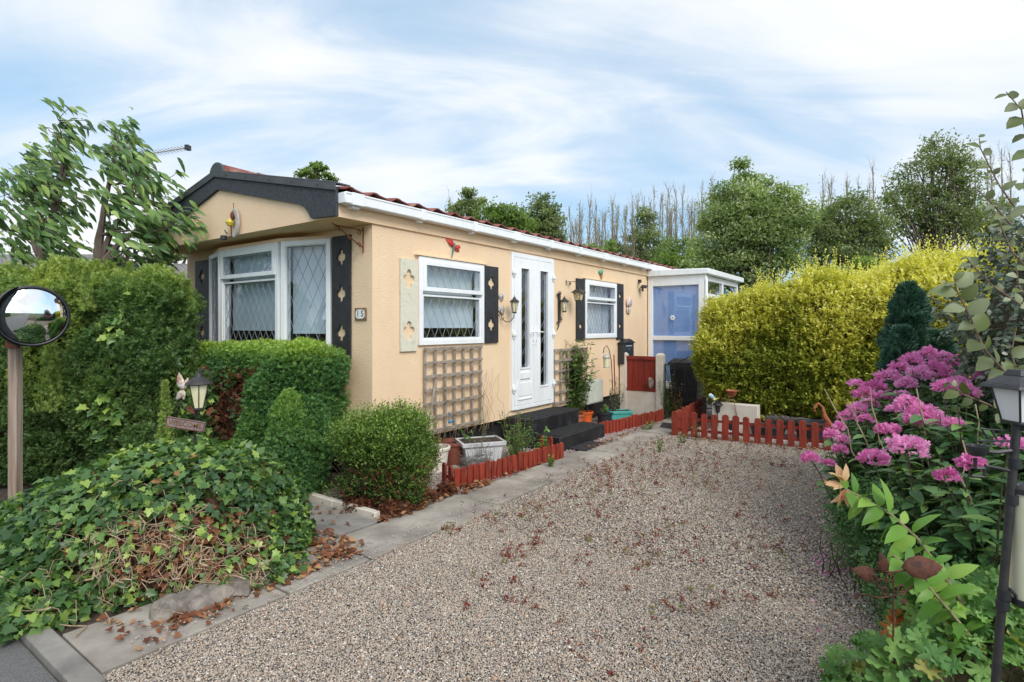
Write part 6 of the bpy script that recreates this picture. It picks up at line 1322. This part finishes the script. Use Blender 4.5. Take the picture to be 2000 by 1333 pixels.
for (a, b) in ((378,803),(413,801),(408,806),(370,798)):
    c_ = np.array(pix(a, b, LY-.01)); an = np.arange(5)*2*math.pi/5; scatter('flower', 'wide', np.tile(c_, (5,1)), np.stack([np.cos(an), an*0-.3, np.sin(an)],1), np.tile(np.array((0,-1.,0)),(5,1)), np.full(5,.022), m_rust, t, None, W=np.full(5,1.4))
q = pix(362,762,LY-.02); bt = thing('butterfly_ornament', 'white and rusty metal butterfly beside the lantern above the ivy', 'ornament', q); wings(bt, lambda x, y, z: (x, q[1]-y, z), q[0], q[2], 1.0, mat('white_rusty_metal', (.60,.57,.50), (.40,.20,.13), rough=.6, scale=40, lo=.42, hi=.62), (1.95,1.35,-2.3,-1.7), 1.5, (.12,.08,.09,.07), tpl='long')
sgc = Vector(pix(363, 829, LY-.05)); t = thing('welcome_sign', 'small tilted weathered wooden board reading WELCOME under the garden lantern', 'sign', tuple(sgc)); ta = R(-9)
SM = lambda x, y, z: (sgc.x + (x*math.cos(ta)-z*math.sin(ta)), sgc.y - y, sgc.z + x*math.sin(ta)+z*math.cos(ta))
mb = MB(SM); mb.box(-.13, .13, -.008, .008, -.033, .033); mb.build('board', mat('purple_grey_wood', (.17,.13,.13), (.28,.22,.22), rough=.85, scale=25, bump=.5, bscale=60), t, bevel=.003)
mb = MB(SM)
for q in ((-.13,.13,.028,.033),(-.13,.13,-.033,-.028),(-.13,-.125,-.028,.028),(.125,.13,-.028,.028)): mb.box(q[0],q[1],.0082,.011,q[2],q[3])
mb.build('frame', m_rust, t); text('WELCOME', .047, SM, 0, 0, .0095, mat('brown_letters', (.10,.035,.015), (.26,.12,.04), rough=.7, scale=60), t, 'lettering')
# ================================================================ lamp post with bird station at the right
PY = 1.62; t = thing('garden_lamp_post', 'thin black metal lamp post with white lantern and feeding arms at the right edge', 'lamp post', pix(1943, 1333, PY)[:2]+(0,))
pp = lambda a, b, d=0: pix(a, b, PY+d)
top = Vector(pp(1986, 826)); bot = Vector(pp(1947, 1300)); dv = (bot-top)/(bot.z-top.z); g0 = bot + (bot-top)*(bot.z/(top.z-bot.z))
mb = MB(); mb.tube([g0, top], .0112, 12); mb.build('pole', m_iron, t)
mb = MB()
for (a, b) in ((1982,905),(1977,975),(1961,1160),(1958,1182)):
    mb = MB(); c_ = Vector(pp(a, b)); mb.tube([c_+Vector((0,0,-.014)), c_+Vector((0,0,.014))], .0165, 12); mb.build('collar', m_black, t)
lc = Vector(pp(1995, 790)); LM = lambda x, y, z: (lc.x+x, lc.y+y, lc.z+z)
mb = MB(LM); mb.frust((0,0), .030,.030,.046,.046,-.048,.045); mb.build('glass', mat('white_lamp_glass', (.78,.78,.78), rough=.2), t, smooth=False)
mb = MB(LM); mb.frust((0,0), .068,.068,.062,.062,.046,.058); mb.frust((0,0), .060,.060,.034,.034,.058,.082); mb.frust((0,0), .030,.030,.022,.022,.082,.10); mb.frust((0,0), .034,.034,.034,.034,-.056,-.047); mb.lathe((0,0,0), [(.02,-.056),(.016,-.075)], 12)
for a in (-1,1):
    for b in (-1,1): mb.tube([(a*.031,b*.031,-.048),(a*.047,b*.047,.046)], .0035, 5)
mb.build('lantern_frame', m_black, t, bevel=.002)
mb = MB(); mb.tube([pp(1980,880), pp(1945,884), pp(1925,882)], .006, 6); mb.lathe(pp(1909,880), [(.001,-.018),(.018,-.015),(.026,0),(.028,.014),(.024,.014),(.015,-.006),(.001,-.009)], 18, False)
mb.build('cup_arm', m_black, t)
mb = MB(); mb.tube([pp(1980,922), pp(1950,915), pp(1925,910), pp(1922,932), pp(1897,930)], .0055, 6); mb.tube([pp(1905,895), pp(1905,915), pp(1922,915)], .005, 6); mb.tube([pp(1982,948), pp(2060,955)], .006, 6); mb.build('lower_arm', m_black, t)
mb = MB(); mb.tube([pp(1978,862), pp(1910,862)], .0028, 5)
mb.tube([pp(1914,838), pp(1972,842)], .0025, 5)
for a in (1918,1935,1952): mb.tube([pp(a,840), pp(a+12,858), pp(a-2,872)], .003, 5)
mb.build('arrow', m_black, t)
c_ = pp(2003, 1065); t2 = thing('feeder_tube', 'tall cream tube feeder hanging beside the black lamp post at the right edge', 'feeder', c_)
mb = MB(); mb.lathe(c_, [(.036,-.15),(.036,.15)], 20); mb.build('tube', mat('cream_plastic_tube', (.60,.58,.38), (.70,.68,.48), rough=.3, scale=6), t2); mb = MB(); mb.lathe(c_, [(.030,-.175),(.042,-.165),(.042,-.15)], 20); mb.build('base', m_black, t2); mb = MB(); mb.lathe(c_, [(.04,.15),(.04,.165),(.01,.18)], 20); mb.tube([(c_[0],c_[1],c_[2]+.18),(c_[0]+.02,c_[1],c_[2]+.21)], .004, 5); mb.build('cap', m_black, t2)
mb = MB(); mb.tube([pp(1962,1150), pp(1972,1150,-.01), pp(1983,1162,-.01), pp(1985,1170,-.01)], .004, 5); mb.build('hook', m_black, t)
# ================================================================ small things behind the picket fence
t = thing('solar_lamp', 'small black solar lantern behind the picket fence near the corner', 'lamp', gnd(1404,842)); a = gnd(1404,842); Y_ = a[1]
mb = MB(); mb.tube([a, pix(1400,800,Y_)], .008, 6); mb.lathe(pix(1402,795,Y_), [(.03,-.08),(.045,.01)], 8); mb.lathe(pix(1402,790,Y_), [(.075,-.01),(.07,.01),(.03,.04),(.001,.05)], 12); mb.build('body', m_black, t)
t = thing('bird_figure', 'small white and blue bird figure perched on the black solar lantern', 'ornament', pix(1392,775,Y_)); q = pix(1392,777,Y_); mb = MB()
mb.tube([(q[0]-.06,q[1],q[2]+.05),(q[0]-.045,q[1],q[2]+.045),(q[0]-.01,q[1],q[2]+.01),(q[0]+.04,q[1],q[2]-.03),(q[0]+.07,q[1],q[2]-.045)], [.006,.028,.034,.018,.004], 10); mb.build('body', mat('blue_white_paint', (.75,.75,.70), (.12,.40,.60), rough=.4, scale=14), t)
mb = MB(); mb.tube([(q[0]+.0,q[1]-.03,q[2]-.03),(q[0]+.10,q[1]-.02,q[2]-.0)], [.016,.003], 6); mb.build('tail', mat('yellow_paint', (.65,.55,.10), rough=.5), t)
a = gnd(1446, 846); Y_ = a[1]; c_ = pix(1430,768,Y_); t = thing('flower_ornament', 'rusty orange metal cup flower on a stake before the golden hedge', 'ornament', a)
mb = MB(); mb.tube([a, c_], .005, 5); mb.build('stake', m_rust, t); mb = MB(); mb.lathe(c_, [(.02,-.05),(.05,-.03),(.07,.02),(.095,.035),(.085,.04),(.05,0),(.001,-.02)], 12, False); mb.build('cup', mat('orange_rust', (.30,.07,.03), (.45,.16,.08), rough=.8, scale=20), t)
a = gnd(1618, 868); Y_ = a[1]; P_ = lambda x, y: pix(x, y, Y_-.1); t = thing('bird_ornament', 'rusty curved bird-neck ornament behind the right end of the picket fence', 'ornament', a)
mb = MB(); mb.tube([P_(1640,850), P_(1622,830), P_(1610,812), P_(1606,795), P_(1598,788), P_(1590,797), P_(1594,806)], [.02,.03,.03,.016,.014,.013,.006], 8); mb.build('neck', mat('orange_rust', (0,0,0)), t); mb = MB(); mb.tube([a, P_(1622,835)], .006, 5); mb.build('stake', m_rust, t)
mb = MB(H); mb.box(4.95, 5.1, 1.85, 2.5, 0, .42); tag(mb.build('low_wall', m_conc, bevel=.01), 'low cream wall piece under the golden hedge behind the solar lamp', 'wall')
# ================================================================ neighbouring homes, aerial, wire
def house(label, x0, x1, y0, y1, eave, ridge, m_w, wins=(), name='neighbour_bungalow'):
    t = thing(name, label, 'bungalow', ((x0+x1)/2, y0, 0)); mb = MB(); mb.box(x0, x1, y0, y1, 0, eave); mb.build('wall', m_w, t, smooth=False); ym = (y0+y1)/2
    mb = MB(); o_ = .35; mb.add([(x0-o_,y0-o_,eave-.05),(x1+o_,y0-o_,eave-.05),(x1+o_,ym,ridge),(x0-o_,ym,ridge),(x0-o_,y1+o_,eave-.05),(x1+o_,y1+o_,eave-.05)], [(0,1,2,3),(3,2,5,4)]); o = mb.build('roof', m_rt, t, smooth=False); o.modifiers.new('s', 'SOLIDIFY').thickness = .08
    mb = MB()
    for x in (x0, x1-.002): mb.add([(x,y0,eave),(x,y1,eave),(x,ym,ridge-.1)], [(0,1,2)])
    mb.build('gable', m_w, t, smooth=False)
    mb = MB(); mb.box(x0-o_, x1+o_, y0-o_-.06, y0-o_-.001, eave-.22, eave-.04); mb.build('fascia', m_black, t)
    for (a, b, c, d) in wins:
        mb = MB(); mb.box(a, b, y0-.05, y0-.001, c, d); f = mb.build('window', m_white, t); mb = MB(); mb.box(a+.08, b-.08, y0-.06, y0-.0502, c+.08, d-.08); mb.build('pane', mat('dark_far_glass', (.03,.04,.05), rough=.1), f)
    return t
def tilemat():
    m = mat('grey_tile_rows', (.15,.14,.14), (.24,.225,.22), rough=.9, scale=5); nt = m.node_tree; b = nt.nodes['Principled BSDF']
    wv = N(nt, 'ShaderNodeTexBrick'); wv.inputs['Scale'].default_value = 3.2; wv.inputs['Color1'].default_value = (.26,.24,.235,1); wv.inputs['Color2'].default_value = (.19,.18,.175,1); wv.inputs['Mortar'].default_value = (.06,.055,.055,1); wv.inputs['Mortar Size'].default_value = .03
    tc = N(nt, 'ShaderNodeTexCoord'); nt.links.new(tc.outputs['Object'], wv.inputs[0]); nt.links.new(wv.outputs[0], b.inputs['Base Color']); return m
m_rt = tilemat(); m_bw = mat('buff_brick', (.34,.24,.17), (.45,.34,.25), rough=.9, scale=20)
house('grey tiled bungalow at the far left behind the hedge and the left tree', -22, -14.2, 17, 23, 2.7, 4.15, m_bw, [(-18,-16.5,1,2.2)])
house('grey tiled bungalow seen between the hedge and the front of the home', -16, -8.3, 14.5, 19, 2.35, 3.45, m_bw, [(-11,-9.6,1,2.1)])
AY = 12.0; t = thing('tv_aerial', 'thin grey television aerial on a mast above the wind-bent trees', 'aerial', pix(285,640,AY)[:2]+(0,))
mb = MB(); mb.tube([pix(285,640,AY)[:2]+(0,), pix(285,298,AY)], .02, 6); mb.build('mast', m_silver, t)
mb = MB(); p, q = Vector(pix(270,304,AY)), Vector(pix(366,289,AY)); mb.tube([p, q], .012, 6)
for k in range(14): c_ = p.lerp(q, .1+k*.065); mb.tube([c_-Vector((.0,.16,.0)), c_+Vector((.0,.16,.0))], .006, 4); mb.tube([c_-Vector((.0,0,.05)), c_+Vector((.0,0,.05))], .005, 4)
mb.build('boom', m_silver, t); mb = MB(); c_ = q; mb.box(c_.x-.03, c_.x+.05, c_.y-.06, c_.y+.06, c_.z-.05, c_.z+.05); mb.build('end_reflector', m_black, t)
mb = MB(); mb.tube([pix(-60,330,8), pix(0,366,7.8), pix(20,385,7.7), pix(50,405,7.6)], .008, 5); tag(mb.build('overhead_wire', m_black), 'dark wire running into the left tree at the edge of the sky', 'wire')
# hedge and pavement on the road side behind the viewpoint (seen in the mirror and panes)
oh = thing('roadside_hedge', 'clipped green hedge across the road, reflected in the round mirror', 'hedge', H(-10.5, 3, 0))
fO = noisy(rbox(H(-10.6, 4, .8), (7, .6, .9), .3, NROT), [(.12, 1.2, 3)])
def gridhedge():
    mb = MB(H); mb.box(-11.3, -10.1, -5, 12, 0, 1.7); return mb.build('foliage', mat('hedge_mass', (.03,.07,.02), (.09,.16,.04), rough=1, scale=9, bump=1, bscale=12, bdist=.1), oh)
gridhedge()
